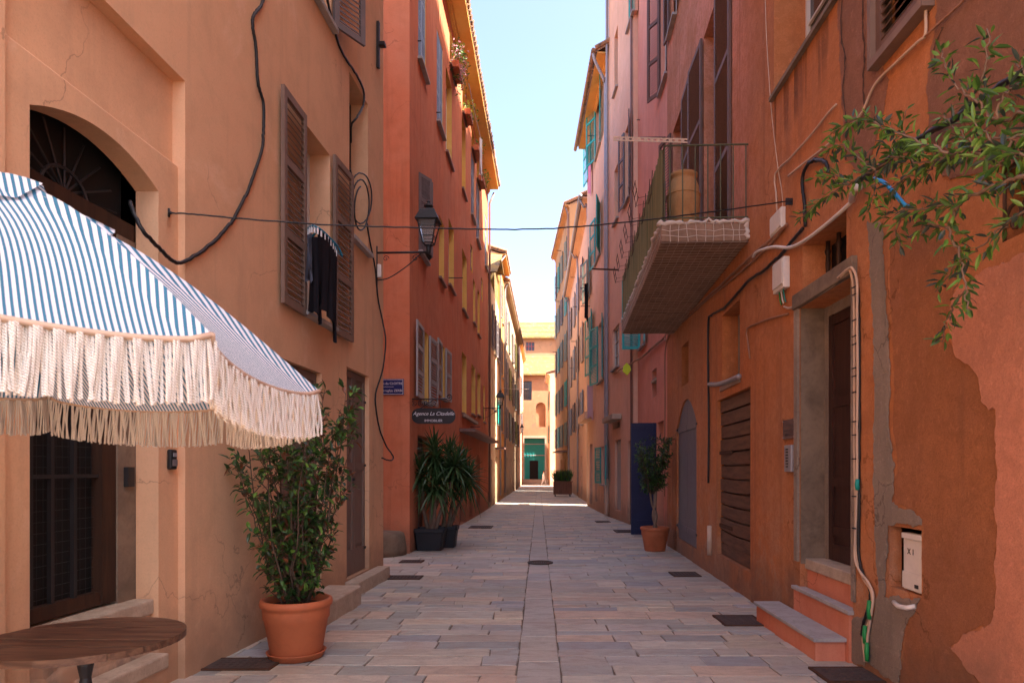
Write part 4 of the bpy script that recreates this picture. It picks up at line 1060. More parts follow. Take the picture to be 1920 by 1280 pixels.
mb = MB(); wCh.box(mb, oD['u0']-.22, oD['u0'], -.3, oD['z1']+.3, .004, .08); wCh.box(mb, oD['u1'], oD['u1']+.22, -.3, oD['z1']+.3, .004, .08); wCh.box(mb, oD['u0'], oD['u1'], oD['z1'], oD['z1']+.3, .004, .08)
mb.build('door_surround', 'stone', ch)
mb = MB(); wCh.box(mb, oW['u0'], oW['u1'], oW['z0'], oW['z1'], -.42, -.38); w_ = mb.build('window', 'glass', ch)
mb = MB(); 
for i in range(1, 4): wCh.box(mb, oW['u0'], oW['u1'], oW['z0']+(oW['z1']-oW['z0'])*i/4-.02, oW['z0']+(oW['z1']-oW['z0'])*i/4+.02, -.38, -.35)
wCh.box(mb, (oW['u0']+oW['u1'])/2-.02, (oW['u0']+oW['u1'])/2+.02, oW['z0'], oW['z1'], -.379, -.345); mb.build('bars', 'iron', w_)
mb = MB(); wUp.box(mb, oR['u0'], oR['u1'], oR['z0'], oR['z1'], -.25, -.2); w_ = mb.build('window', 'glass', ch)
mb = MB()
for i in range(4):
    u = oR['u0']+(oR['u1']-oR['u0'])*i/3; wUp.box(mb, u-.03, u+.03, oR['z0'], oR['z1'], -.19, -.1)
for i in range(3):
    z = oR['z0']+(oR['z1']-oR['z0'])*i/2; wUp.box(mb, oR['u0'], oR['u1'], z-.03, z+.03, -.185, -.105)
M['red'] = paint('red_window_frame', (.42, .06, .05)); mb.build('frame', 'red', w_)
mb = MB(); wCh.box(mb, oD['u0'], oD['u1'], oD['z0'], oD['z1'], -.55, -.5); gt = mb.build('gate', 'teal', ch, )
mb = MB()
for i in range(8):
    u = oD['u0']+(oD['u1']-oD['u0'])*i/7; wCh.box(mb, u-.03, u+.03, oD['z0'], oD['z1'], -.495, -.43)
mb.build('bars', 'teal', gt)
mb = MB()
for z in (Zc(853), Zc(832)): wCh.box(mb, oD['u0'], oD['u1'], z-.05, z+.05, -.43, -.38)
mb.build('rail', 'greyshut', gt)
mb = MB(); wCh.box(mb, ux(993), ux(1009), oD['z0']+.01, Zc(863), -.425, -.37); mb.build('opening', 'dark', gt)
mb = MB()
for i in range(3): mb.box(X(978), X(1028), YC-1.6+i*.45, YC-.01, -.45+i*.17, -.34+.17*(i+1)-.0)
mb.build('steps', 'stone', ch)

# ------------------------------------------------------------------ RIGHT: burnt orange house
uR = lambda y: yw(wRA, y)
H_ = House('burnt_orange_house', 'near burnt orange house with pink upper floors, long balcony and stone framed door', wRA, 0, wRA.L[-1], 20.3, 'orange', 'orange', 8)
oDoor = H_.opu(uR(5.68), uR(6.84), -.1, 3.15, .30)
oTr = H_.opu(uR(5.80), uR(6.77), 3.30, 3.76, .30)
oPl = H_.opu(uR(8.54), uR(10.4), .25, 2.58, .10)
oSm = H_.opu(uR(9.06), uR(10.08), 2.75, 3.80, .28)
oSl = H_.opu(uR(12.83), uR(13.6), 3.17, 3.97, .25)
oGs = H_.opu(uR(12.05), uR(14.15), .12, 2.38, .07, .5)
oA = H_.opu(uR(10.42), uR(11.42), 4.66, 8.75, .3)
oB = H_.opu(uR(13.35), uR(14.65), 4.66, 8.75, .3)
oU2 = H_.opu(uR(14.2), uR(14.95), 11.0, 14.0, .15)
oU3 = H_.opu(uR(9.0), uR(10.4), 11.2, 14.2, .25)
oW1 = H_.opu(uR(5.9), uR(7.6), 5.68, 8.0, .40)
oW2 = H_.opu(uR(4.55), uR(5.2), 4.66, 6.4, .10)
oGr = H_.opu(uR(3.0), uR(3.885), 2.82, 3.28, .22, .05)
oMt = H_.opu(wRA.u(1728), wRA.u(1668), wRA.z(1728, 1118), wRA.z(1668, 984), .09)
H_.finish(); H_.roof(.5)
W_ = wRA
# doorway
H_.wbox('lintel', 'concrete', uR(5.60), uR(6.93), 3.152, 3.30, -.02, .05, bevel=.01)
H_.wbox('jamb', 'cement', uR(6.84), uR(6.93), .62, 3.15, .004, .03)
H_.wbox('jamb_lining', 'concrete', uR(6.825), uR(6.84), .60, 3.15, -.30, -.005)
H_.wbox('jamb', 'cement', uR(5.62), uR(5.68), .45, 3.15, .004, .02)
mb = MB(); W_.box(mb, uR(6.74), uR(6.83), .62, 3.15, -.30, -.24); W_.box(mb, uR(5.68), uR(5.74), .62, 3.15, -.30, -.24); W_.box(mb, uR(5.74), uR(6.74), 3.05, 3.15, -.30, -.245)
mb.build('door_frame', 'cement', H_.root)
dd = H_.leaf(H_.root, uR(6.74), .66, 3.05, uR(6.74)-uR(5.74)-.01, -1, 0, 'darkwood', 'panel', -.29, 'door')
mb = MB(); c = W_.W(uR(5.95), 1.63, -.24); mb.tube([c, c+V((-.05, 0, 0)), c+V((-.05, .11, 0))], .011, 6); mb.build('handle', 'zinc', dd, True)
H_.wbox('door_back', 'dark', uR(5.68), uR(6.84), .6, 3.15, -.36, -.31, dd)
H_.wbox('threshold', 'stone', uR(5.69), uR(6.86), .55, .655, -.30, -.05, bevel=.01)
H_.wbox('step_base', 'riser', uR(5.70), uR(6.83), -.1, .548, -.29, -.07)
H_.wbox('step', 'slate', uR(5.66), uR(6.95), .335, .37, -.06, .05, bevel=.005)
H_.wbox('step_base', 'riser', uR(5.69), uR(6.93), -.2, .334, -.06, .03)
H_.wbox('step', 'slate', uR(5.72), uR(7.34), .095, .128, .032, .31, bevel=.005)
H_.wbox('step_base', 'riser', uR(5.75), uR(7.31), -.3, .094, .032, .285)
# transom with turned bars
mb = MB()
for i in range(4):
    u = oTr['u0']+(oTr['u1']-oTr['u0'])*(i+.5)/4; c = W_.W(u, 0, -.2)
    mb.lathe([(.022, 3.30), (.022, 3.38), (.034, 3.41), (.02, 3.45), (.026, 3.54), (.02, 3.62), (.034, 3.66), (.022, 3.69), (.022, 3.76)], c, 8)
tr = mb.build('transom_bars', 'rustwood', H_.root, True)
mb = MB(); W_.box(mb, oTr['u0'], oTr['u1'], 3.3, 3.76, -.33, -.29); mb.build('pane', 'dark', tr)
# brown plank door
mb = MB(); W_.box(mb, oPl['u0'], oPl['u1'], oPl['z0'], oPl['z1'], -.14, -.098); pd = mb.build('door', 'darkwood', H_.root)
mb = MB(); n = 12; hgt = (oPl['z1']-oPl['z0'])/n
for i in range(n):
    k = 8; L = oPl['u1']-oPl['u0']
    for j in range(k):
        u0 = oPl['u0']+L*j/k; sag = -.03*math.sin(PI*(j+.5)/k)*(1-i/n)
        z0 = oPl['z0']+hgt*i+(sag if i else 0); W_.box(mb, u0, u0+L/k, z0+.008, z0+hgt-.016+(0 if i < n-1 else .0), -.097, -.06+.006*(i % 3))
mb.build('planks', 'plankwood', pd)
for z in (oPl['z0']+.42, oPl['z1']-.82): mb = MB(); W_.box(mb, oPl['u1']-.75, oPl['u1']+.04, z, z+.05, -.045, -.03); mb.build('hinge_strap', 'rust', pd)
# small deep windows
f_ = H_.pane(oSm, 'cement', 1, 1); H_.sill(oSm, f_, 'cement', .03, .04, .06)
f_ = H_.pane(oSl, 'rustwood', 1, 2)
# grey arched shutter
mid = (oGs['u0']+oGs['u1'])/2; par = None
for a, b in ((oGs['u0'], mid), (mid, oGs['u1'])):
    mb = MB(); N = 10; poly = [(a+.006, oGs['z0']+.01), (b-.006, oGs['z0']+.01)]
    ar = lambda u: oGs['z1']+oGs['rise']*(1-(2*(u-oGs['u0'])/(oGs['u1']-oGs['u0'])-1)**2)-.008
    poly += [(b-.006-(b-a-.012)*i/N, ar(b-.006-(b-a-.012)*i/N)) for i in range(N+1)]
    O = W_.W(a, 0, -.065); t_ = W_.T(a); mb.prism([(u-a, z) for u, z in poly], O, t_, UZ, W_.N(a), 0, .035)
    for z in (oGs['z0']+.2, oGs['z1']-.1): W_.box(mb, a+.02, b-.02, z, z+.11, -.029, -.012)
    o = mb.build('shutter', 'slateshut', H_.root)
    hu = oGs['u0'] if a == oGs['u0'] else oGs['u1']
    for z in (oGs['z0']+.24, oGs['z1']-.06): mb = MB(); W_.box(mb, hu-.06, hu+.06, z, z+.04, -.008, .008); mb.build('hinge', 'iron', o)
# balcony doors and upper windows
fA = H_.pane(oA, 'darkshut', 2, 4); H_.leaf(fA, oA['u0'], 4.72, 8.74, .94, 1, 180, 'darkshut', 'louver', .012, slope=-1); H_.leaf(fA, oA['u1'], 4.72, 8.74, 1.0, -1, 178, 'darkshut', 'louver', .02, slope=-1)
fB = H_.pane(oB, 'darkshut', 2, 4); H_.leaf(fB, oB['u0'], 4.72, 8.74, .86, 1, 179, 'darkshut', 'louver', .02, slope=-1); H_.leaf(fB, oB['u1'], 4.72, 8.74, .6, -1, 165, 'darkshut', 'louver', .03)
H_.shutters(oU2, 'darkshut', (168, 172), .38); H_.shutters(oU3, 'darkshut', (170, 170), .7)
f_ = H_.pane(oW1, 'whitewood', 2, 3); H_.sill(oW1, f_, 'concrete', .05, .03, .04)
mb = MB(); a, b, c_, e = oW2['u0'], oW2['u1'], oW2['z0'], oW2['z1']
for q in ((a-.05, a, c_-.06, e+.05), (b, b+.05, c_-.06, e+.05), (a, b, c_-.06, c_), (a, b, e, e+.05)): W_.box(mb, *q, -.08, .09)
fr = mb.build('window', 'brownshut', H_.root); H_.leaf(fr, b, c_+.01, e-.01, b-a-.01, -1, 0, 'darkshut', 'louver', .01, slope=-1)
# grille window at the edge of the wall
f_ = H_.pane(oGr, 'rustwood', 2, 1)
mb = MB(); 
for i in range(3):
    u = oGr['u0']+(oGr['u1']-oGr['u0'])*(i+.5)/3; c = W_.W(u, 3.05, -.04); t_ = W_.T(u)
    for s_ in (1, -1):
        for zz in (.11, -.11): mb.tube([c+t_*(s_*.06+math.cos(k*.5*s_)*(.075-.004*k)*1)+UZ*(zz+math.sin(k*.5)*(.1-.005*k)) for k in range(14)], .011, 6)
    mb.tube([W_.W(u+.15, 2.82, -.04), W_.W(u+.15, 3.3, -.04)], .013, 6)
mb.build('grille', 'rust', f_, True)
# render patches (the near wall is a patchwork)
H_.patch('render_patch', 'roughbrown', [(1568, -60), (1640, -60), (1650, 110), (1668, 150), (1650, 240), (1620, 330), (1585, 300), (1578, 150)], .010)
H_.patch('render_patch', 'roughbrown', [(1762, -60), (1885, -60), (1960, 60), (1990, 120), (1960, 290), (1865, 312), (1820, 330), (1770, 330), (1745, 270), (1740, 160), (1755, 60)], .014)
H_.patch('render_patch', 'rough', [(1672, 430), (1730, 400), (1800, 480), (1790, 560), (1770, 620), (1793, 665), (1835, 700), (1842, 750), (1856, 768), (1870, 764), (1870, 1120), (1862, 1165), (1815, 1185), (1800, 1200), (1782, 1212), (1860, 1300), (1690, 1285), (1700, 1175), (1731, 1118), (1733, 985), (1727, 962), (1700, 950), (1678, 940), (1684, 870), (1676, 790), (1678, 700), (1674, 620), (1669, 520)], .008)
H_.patch('render_patch', 'pinkpatch', [(1868, 500), (1960, 465), (2150, 400), (2600, 400), (2600, 1900), (1900, 1340), (1862, 1302), (1784, 1212), (1802, 1202), (1817, 1187), (1864, 1167), (1872, 1122), (1872, 766), (1858, 770), (1844, 752), (1837, 702), (1795, 667), (1778, 600), (1800, 540), (1830, 520)], .024)
H_.patch('cement_patch', 'cement', [(1628, 415), (1655, 420), (1660, 500), (1662, 560), (1668, 640), (1670, 700), (1668, 790), (1674, 850), (1680, 872), (1676, 930), (1674, 944), (1700, 954), (1725, 966), (1731, 983), (1667, 983), (1661, 1119), (1728, 1121), (1700, 1175), (1690, 1220), (1688, 1285), (1625, 1240), (1632, 1190), (1650, 1110), (1645, 1050), (1642, 950), (1640, 860), (1642, 760), (1641, 650), (1637, 550), (1632, 470)], .012, off=.006)
H_.patch('cement_patch', 'cement', [(1588, 1185), (1600, 1160), (1632, 1150), (1628, 1190), (1622, 1248), (1586, 1232)], .009)
M['soot'] = plaster('black_damp_streak', (.075, .04, .03), (.11, .055, .035), .4, .3, foot=0)
for pts in ([(1579, -20), (1577, 60), (1584, 110), (1581, 170), (1588, 240), (1585, 300)], [(1618, -20), (1617, 50), (1621, 95), (1618, 150), (1622, 210)], [(1768, 50), (1752, 92), (1754, 120), (1748, 130)]):
    m2 = MB(); P = spline([W_.px(x, y, .016) for x, y in pts], 6); m2.tube([p+V((0, R.gauss(0, .006), 0)) for p in P], [R.uniform(.003, .009) for _ in P], 5); m2.build('crack', 'soot', H_.root)
# balcony
by0, by1 = uR(8.6), uR(14.55); bz0, bz1 = 4.42, 4.65; bw = 1.10
mb = MB(); W_.box(mb, by0, uR(13.9), bz0, bz1, .002, bw); W_.box(mb, uR(13.9), by1, bz0, bz1, .002, bw-.002)
bal = mb.build('balcony', 'slab', H_.root, bevel=.015)
mb = MB(); k = int((by1-by0)/.115)
jt = lambda s=.006: R.gauss(0, s)
for i in range(k+1):
    u = by0+(by1-by0)*i/k; mb.tube([W_.W(u+jt(), bz0-.012-abs(jt(.004)), bw*j/6) for j in range(7)]+[W_.W(u+jt(), bz0+.08, bw+.014), W_.W(u+jt(), bz1+.02, bw+.014)], .0016, 4, caps=False)
for j in range(1, 10):
    o_ = bw*j/10; mb.tube([W_.W(by0+(by1-by0)*i/40, bz0-.012-abs(jt(.004)), o_+jt()) for i in range(41)], .0016, 4, caps=False)
    mb.tube([W_.W(by0-.012, bz0-.01, o_+jt(.01)), W_.W(by0-.02, (bz0+bz1)/2, o_+jt(.012)), W_.W(by0-.012, bz1+.01, o_+jt(.01))], .004, 4)
for z in (bz0+.06, bz0+.14, bz1+.005): mb.tube([W_.W(by0-.018, z+jt(.01), bw*i/10) for i in range(11)], .004, 4)
for z in (bz0+.08, bz0+.17): mb.tube([W_.W(by0+(by1-by0)*i/40, z+jt(), bw+.018) for i in range(41)], .0035, 4)
mb.build('netting', 'net', bal)
mb = MB(); P = [W_.W(by0+(by1-by0)*i/90, bz1+.01+jt(.012), bw+jt(.014)) for i in range(91)]; mb.tube(P, [R.uniform(.018, .038) for _ in P], 6)
P = [W_.W(by0+jt(.012), bz1+.01+jt(.014), bw*i/24) for i in range(25)]; mb.tube(P, [R.uniform(.014, .032) for _ in P], 6)
P = [W_.W(by0+jt(.012), bz0+.02+(bz1-bz0)*i/8, .02+jt(.01)) for i in range(9)]; mb.tube(P, [R.uniform(.02, .04) for _ in P], 6)
mb.build('net_roll', 'net', bal, True)
mb = MB(); rz = bz1+1.0; ro = bw-.05
mb.tube([W_.W(by0+.04, rz, .0), W_.W(by0+.04, rz, ro)], .013, 6)
mb.tube([W_.W(by0+.04+(by1-by0-.08)*i/12, rz, ro) for i in range(13)], .013, 6); mb.tube([W_.W(by1-.04, rz, 0), W_.W(by1-.04, rz, ro)], .013, 6)
mb.tube([W_.W(by0+.04, bz1+.08, .0), W_.W(by0+.04, bz1+.08, ro)], .010, 6)
for i in range(7): mb.tube([W_.W(by0+.04, bz1, ro*i/6.6+.03), W_.W(by0+.04, rz, ro*i/6.6+.03)], .0085, 5)
for i in range(int((by1-by0)/.12)): mb.tube([W_.W(by0+.06+i*.12, bz1, ro), W_.W(by0+.06+i*.12, rz, ro)], .0085, 5)
M['railgreen'] = paint('dull_green_railing_iron', (.09, .085, .04), .6, .5); mb.build('railing', 'railgreen', bal)
mb = MB(); n = 330
for i in range(n):
    u = by0+.07+(by1-by0-.12)*i/n; mb.tube([W_.W(u, bz1+.02, ro+.03+R.uniform(-.004, .004)), W_.W(u+R.gauss(0, .006), rz-.03+R.uniform(-.03, .02), ro+.03+R.uniform(-.006, .006))], .0105, 4, caps=False)
mb.build('reed_screen', 'reed', bal)
mb = MB(); a = at(1150, 260, 8.63); b = at(1289, 264, 8.63); L = (b-a).length; dx = (b-a).normalized()
for i in range(24):
    if i % 2 == 0: mb.fbox(a, dx, UZ, V((0, 1, 0)), L*i/24, L*(i+1)/24, -.028, .028, 0, .006)
    else:
        for s_ in (1, -1): mb.fbox(a, dx, UZ, V((0, 1, 0)), L*i/24, L*(i+1)/24, .01*s_ if s_ > 0 else -.028, .028 if s_ > 0 else -.01, 0, .006)
mb.build('clothes_bar', 'beigecable', bal)
mb = MB(); a = at(1110, 504, 15.2); b = at(1160, 506, 15.2); mb.tube([a, b], .02, 6); mb.build('clothes_bar', 'rust', bal)
for y in (9.4, 10.2, 11.0, 11.8, 12.6, 13.4):
    mb = MB(); c = W_.W(uR(y), rz, ro+.06); n_ = W_.N(uR(y)); t_ = W_.T(uR(y))
    for dy in (0, .28): mb.tube([c+t_*dy+UZ*.02, c+t_*dy-UZ*.32+n_*.02, c+t_*dy-UZ*.36+n_*.2, c+t_*dy-UZ*.14+n_*.24], .006, 4)
    for q in (UZ*-.32+n_*.02, UZ*-.36+n_*.2, UZ*-.14+n_*.24, UZ*-.25+n_*.22): mb.tube([c+q-t_*.05, c+q+t_*.33], .005, 4)
    mb.build('wire_basket', 'rust', bal)
jr = V((.212*9.35, 9.35, bz1+.004)); root = empty('clay_jar', jr, 'tall buff clay jar standing on the near end of the balcony', 'jar')
mb = MB(); mb.lathe([(.13, 0), (.15, .02), (.19, .2), (.222, .42), (.226, .58), (.205, .74), (.175, .82), (.165, .84), (.18, .86), (.19, .88), (.19, .91), (.165, .92), (.15, .86), (.15, .8), (.001, .78)], jr, 40); mb.build('body', 'jar', root, True)
mb = MB()
for z, r_ in ((.62, .226), (.3, .21)): mb.lathe([(r_-.01, z-.012), (r_+.006, z-.004), (r_+.006, z+.004), (r_-.01, z+.012)], jr, 40)
mb.build('band', 'jar', root, True)
# ------------------------------------------------------------------ things fixed to the burnt orange wall
def wbx(name, label, cat, m, x0, x1, y0, y1, t, o0=.004, bevel=.006, w=None, extra=None):
    w = w or wRA; a, b = sorted((w.u(x0), w.u(x1))); z1, z0 = w.z((x0+x1)/2, y0), w.z((x0+x1)/2, y1)
    root = empty(name, w.W((a+b)/2, z0, o0), label, cat)
    mb = MB(); w.box(mb, a, b, z0, z1, o0, o0+t); mb.build('case', m, root, bevel=bevel)
    if extra: extra(root, a, b, z0, z1, o0+t)
    return root
def bx(root, name, m, w, *q, bevel=0):
    mb = MB(); w.box(mb, *q); return mb.build(name, m, root, bevel=bevel)
def _meter(root, a, b, z0, z1, o):
    bx(root, 'lid', 'white', wRA, a-.006, b+.006, z1-.03, z1+.01, o-.05, o+.012, bevel=.004)
    bx(root, 'lower_cover', 'white', wRA, a-.004, b+.004, z0+.01, z0+.13, o+.001, o+.008, bevel=.003)
    bx(root, 'latch', 'iron', wRA, a+.03, a+.075, z0+.03, z0+.055, o+.009, o+.013)
    c = wRA.W((a+b)/2+.02, z1-.12, o+.002); text('X 1', .06, 'black', root, c, -wRA.T(a), UZ)
wbx('meter_box', 'white plastic meter box in a cement niche low on the rough orange wall', 'meter box', 'white', 1690, 1725, 1003, 1108, .07, -.085, extra=_meter)
m2 = MB(); P = [wRA.px(1676, 1128, .03), wRA.px(1684, 1136, .06), wRA.px(1700, 1139, .06), wRA.px(1716, 1136, .02)]; m2.tube(P, .017, 8)
tag(m2.build('pipe_stub', 'white', None, True, org=P[0]), 'short pale pipe stub below the meter box', 'pipe')
def _box(root, a, b, z0, z1, o):
    bx(root, 'lid', 'white', wRA, a+.012, b-.012, z0+.04, z1-.02, o+.001, o+.012, bevel=.004)
    for i, m in enumerate(('teal_tape', 'white', 'green')):
        m2 = MB(); u = a+(b-a)*(.3+.2*i); m2.tube([wRA.W(u, z0, .04), wRA.W(u-.01, z0-.1, .03), wRA.W(u-.03, z0-.14, .025)], .008, 5); m2.build('wire_tail', m, root, True)
wbx('junction_box', 'white cable box on the burnt orange wall left of the dark transom', 'junction box', 'white', 1462, 1482, 488, 545, .07, extra=_box)
wbx('junction_box', 'small pale cable box below the wire hook beside the balcony', 'junction box', 'white', 1453, 1474, 398, 436, .05, extra=lambda r, a, b, z0, z1, o: bx(r, 'lid', 'white', wRA, a+.01, b-.01, z0+.02, z1-.02, o+.001, o+.008))
M['acryl'] = paint('smoked_nameplate', (.13, .10, .095), .15, .1, spec=.6)
def _np(root, a, b, z0, z1, o):
    for i in range(4): bx(root, 'screw', 'zinc', wRA, (a+.008 if i % 2 else b-.016), (a+.016 if i % 2 else b-.008), (z0+.01 if i < 2 else z1-.02), (z0+.02 if i < 2 else z1-.01), o+.001, o+.006)
    for i in range(3):
        bx(root, 'text_line', 'signblack', wRA, a+.05, b-.06+.01*i, z1-.07-.045*i, z1-.062-.045*i, o+.001, o+.002)
wbx('nameplate', 'smoked square nameplate above the intercom beside the dark door', 'nameplate', 'acryl', 1472, 1494, 786, 822, .012, .012, 0, extra=_np)
def _ic(root, a, b, z0, z1, o):
    for i in range(7): bx(root, 'button', 'signblack', wRA, (a+b)/2-.02, (a+b)/2+.035, z1-.05-.03*i, z1-.037-.03*i, o+.001, o+.006)
    bx(root, 'speaker', 'zinc', wRA, (a+b)/2-.02, (a+b)/2+.02, z0+.02, z0+.05, o+.001, o+.004)
wbx('intercom', 'narrow metal intercom panel with buttons beside the dark door', 'intercom', 'zinc', 1477, 1490, 834, 884, .035, extra=_ic)
G = 'cables along the burnt orange wall'
q = lambda L, off=.02: wp(wRA, L, off)
cable('wall_cable', 'two white door cables arching over the lintel and dropping to the ground, front strand', q([(1470, 575), (1482, 577), (1510, 563), (1560, 530), (1590, 504, .07), (1600, 506, .06), (1607, 530, .04), (1607, 600), (1608, 700), (1607, 800), (1607, 900), (1604, 1000), (1603, 1045), (1612, 1070), (1630, 1095), (1637, 1120), (1632, 1160), (1626, 1200), (1625, 1240)], .03), .011, 'beigecable', 'cable', G)
cable('wall_cable', 'second pale door cable, strapped behind the front strand', q([(1500, 572), (1560, 537), (1588, 508, .06), (1596, 515, .05), (1601, 560), (1602, 700), (1602, 860), (1604, 930), (1606, 1040), (1617, 1080), (1634, 1110), (1633, 1150), (1622, 1185), (1618, 1200), (1622, 1240)], .02), .011, 'beigecable', 'cable', G)
cable('wall_cable', 'black sleeve cable running beside the pale door cables down to the ground', q([(1608, 540), (1611, 640), (1611, 800), (1610, 900), (1611, 950), (1610, 1040), (1622, 1085), (1632, 1110), (1628, 1140), (1619, 1165), (1616, 1190)], .015), .013, 'black', 'cable', G)
m2 = MB(); root = empty('cable_ties', wRA.px(1606, 700, .03), 'row of small black ties strapping the pale door cables together', 'cable ties')
for py in (538, 552, 600, 630, 645, 690, 705, 735, 790, 815, 860, 930, 990): m2 = MB(); P = wRA.px(1606, py, .03); m2.tube([P+V((-.02, .035, 0)), P+V((-.02, -.03, 0))], .006, 5); m2.build('tie', 'black', root)
for (x, y0, y1, m, lab) in ((1608, 898, 918, 'teal_tape', 'teal clip on the pale door cables at hand height'), (1622, 1172, 1205, 'green', 'upper green tape sleeve on the door cables'), (1626, 1204, 1238, 'green', 'lowest green tape sleeve where the door cables meet the ground'), (1630, 1125, 1160, 'green', 'slim green tape sleeve under the bend of the door cables')):
    m2 = MB(); m2.tube([wRA.px(x, y0, .04), wRA.px(x-1, (y0+y1)/2, .045), wRA.px(x, y1, .04)], [.016, .019, .017], 7); tag(m2.build('cable_sleeve', m, None, True, org=wRA.px(x, y0, .04)), lab, 'cable sleeve')
cable('conduit', 'long white conduit sweeping from the balcony corner up to the olive twigs', q([(1412, 482), (1420, 472), (1450, 463), (1480, 464), (1510, 450), (1550, 420), (1590, 385), (1600, 372)], .04), .018, 'white', 'conduit', G)
m2 = MB(); P = [wRA.px(1597, 376, .04), wRA.px(1603, 352, .08), wRA.px(1612, 350, .08)]; m2.tube(P, .03, 8); tag(m2.build('conduit_end', 'white', None, True, org=P[0]), 'white end cap where the long conduit meets the black cable', 'conduit end')
cable('conduit', 'thin white angled conduit rising right above the wire hook', q([(1457, 400), (1455, 360), (1453, 326), (1480, 298), (1520, 254), (1552, 213), (1568, 196)], .02), .010, 'beigecable', 'conduit', G, smooth=2)
cable('wall_cable', 'fine beige cable running up the wall above the pale cable box', q([(1468, 400), (1466, 360), (1458, 310), (1447, 215), (1440, 120), (1436, 40), (1434, -40)], .01), .005, 'beigecable', 'cable', G)
cable('wall_cable', 'beige cable sagging below the brown louvred window to the olive twigs', q([(1478, 330), (1500, 312), (1560, 265), (1610, 220), (1640, 160), (1680, 118), (1720, 80), (1735, 65), (1736, 20), (1742, -30)], .03), .011, 'beigecable', 'cable', G)
cable('wall_cable', 'thin cable crossing diagonally under the brown louvred window', q([(1735, 68), (1765, 40), (1800, 8), (1830, -25)], .03), .008, 'copperwire', 'cable', G)
cable('wall_cable', 'thick black cable curving behind the olive twigs from the edge of the wall', q([(2000, 85), (1925, 130), (1850, 180), (1790, 222), (1720, 262), (1680, 290), (1640, 318), (1605, 345)], .06), .022, 'black', 'cable', G)
cable('wall_cable', 'black loop of cable rising and falling beside the olive twigs', q([(1510, 425), (1508, 380), (1504, 340), (1512, 312), (1530, 300), (1548, 305), (1552, 322)], .04), .018, 'black', 'cable', G)
cable('wall_cable', 'black cable running under the balcony and dropping past the small deep window', q([(1505, 428), (1470, 470), (1440, 500), (1400, 530), (1360, 575), (1335, 590), (1328, 605), (1328, 700), (1329, 800), (1328, 905)], .03), .018, 'black', 'cable', G)
cable('wall_cable', 'brown painted cable along the underside of the balcony joint', q([(1476, 420), (1450, 445), (1410, 478), (1350, 535), (1300, 580), (1250, 625), (1248, 640)], .03), .016, 'copperwire', 'cable', G)
cable('wall_cable', 'lower brown painted cable beneath the balcony, following the first one', q([(1470, 428), (1440, 462), (1400, 500), (1340, 550), (1290, 595), (1250, 640), (1247, 760), (1246, 930)], .02), .014, 'copperwire', 'cable', G)
cable('conduit', 'thick grey pipe under the sill of the small deep window', q([(1330, 720), (1345, 720), (1360, 716), (1386, 705)], .04), .035, 'zinc', 'conduit', G)
cable('conduit', 'thin painted pipe kinked on the wall below the white cable box', q([(1478, 588), (1440, 598), (1420, 606), (1400, 616), (1402, 640), (1406, 672)], .015), .010, 'copperwire', 'conduit', G, smooth=2)
cable('blue_hose', 'short bright blue hose among the olive twigs', q([(1640, 335), (1655, 341), (1668, 352), (1682, 368), (1696, 384), (1708, 390)], .25), .015, 'blue', 'hose')
m2 = MB(); wRA.box(m2, wRA.u(1486)-.01, wRA.u(1486)+.01, wRA.z(1486, 384), wRA.z(1486, 372), 0, .07); tag(m2.build('wire_hook', 'iron', None, org=wRA.px(1486, 378, .0)), 'iron hook on the burnt orange wall holding the street wire', 'hook')
m2 = MB(); m2.tube([wRA.px(1331, 1040, .02), wRA.px(1331, 985, .02)], .045, 8); tag(m2.build('pipe_stub', 'beigecable', None, True, org=wRA.px(1331, 1040, .02)), 'short pale pipe standing against the wall between grey shutter and plank door', 'pipe')

# ------------------------------------------------------------------ pink house
wRB = Wall([(3.08, 15.4), (3.14, 21.6)], False)
PB = House('pink_house', 'dull pink house with an ink blue door standing open behind the potted ficus', wRB, 0, wRB.L[-1], 20.4, 'pink', 'pink', 8)
y_ = lambda w, a: yw(w, a)
oP1 = PB.op(1222, 1231, (1226, 693), (1226, 745), .25)
oPd = PB.opu(y_(wRB, 16.9), y_(wRB, 17.95), -.2, 2.75, .25)
oPt = PB.opu(y_(wRB, 20.0), y_(wRB, 20.9), 5.2, 7.3, .15)
oPu = PB.opu(y_(wRB, 16.3), y_(wRB, 17.3), 11.0, 13.9, .15)
oPv = PB.opu(y_(wRB, 16.6), y_(wRB, 17.7), 6.0, 8.6, .2)
PB.finish(); PB.roof(.5)
f_ = PB.pane(oP1, 'rustwood', 1, 2); bx(f_, 'sill', 'stone', wRB, oP1['u0'], oP1['u1'], wRB.z(1226, 716), wRB.z(1226, 711), -.1, .02)
gdoor(PB, oPd, 'dark'); PB.leaf(PB.root, oPd['u1']+.05, gz(18)+.03, 2.75, .66, -1, 92, 'bluedoor', 'panel', .01, 'door_leaf')
f_ = PB.pane(oPt); PB.leaf(f_, oPt['u1'], 5.2, 7.3, .56, -1, 95, 'teal', 'louver', .02); PB.leaf(f_, oPt['u0'], 5.2, 7.3, .5, 1, 172, 'teal', 'louver', .02); PB.sill(oPt, f_)
PB.shutters(oPu, 'darkshut', (172, 150), .5); PB.shutters(oPv, 'darkshut', (0, 0), off=-.05)
PB.rail(1248, 258, 1200, r=.02); PB.rail(1200, 225, 1194)
b_ = at(1175, 690, 20.6); m2 = MB(); P = [(0, .16), (.1, .06), (.13, -.06), (.02, -.22), (-.12, -.1), (-.1, .06)]
m2.prism(P, b_, V((1, 0, 0)), UZ, V((0, 1, 0)), -.02, .02); tag(m2.build('yellow_cloth', 'yellowbag', None, org=b_), 'bright lime yellow cloth hanging from the cable under the teal shutter', 'cloth')
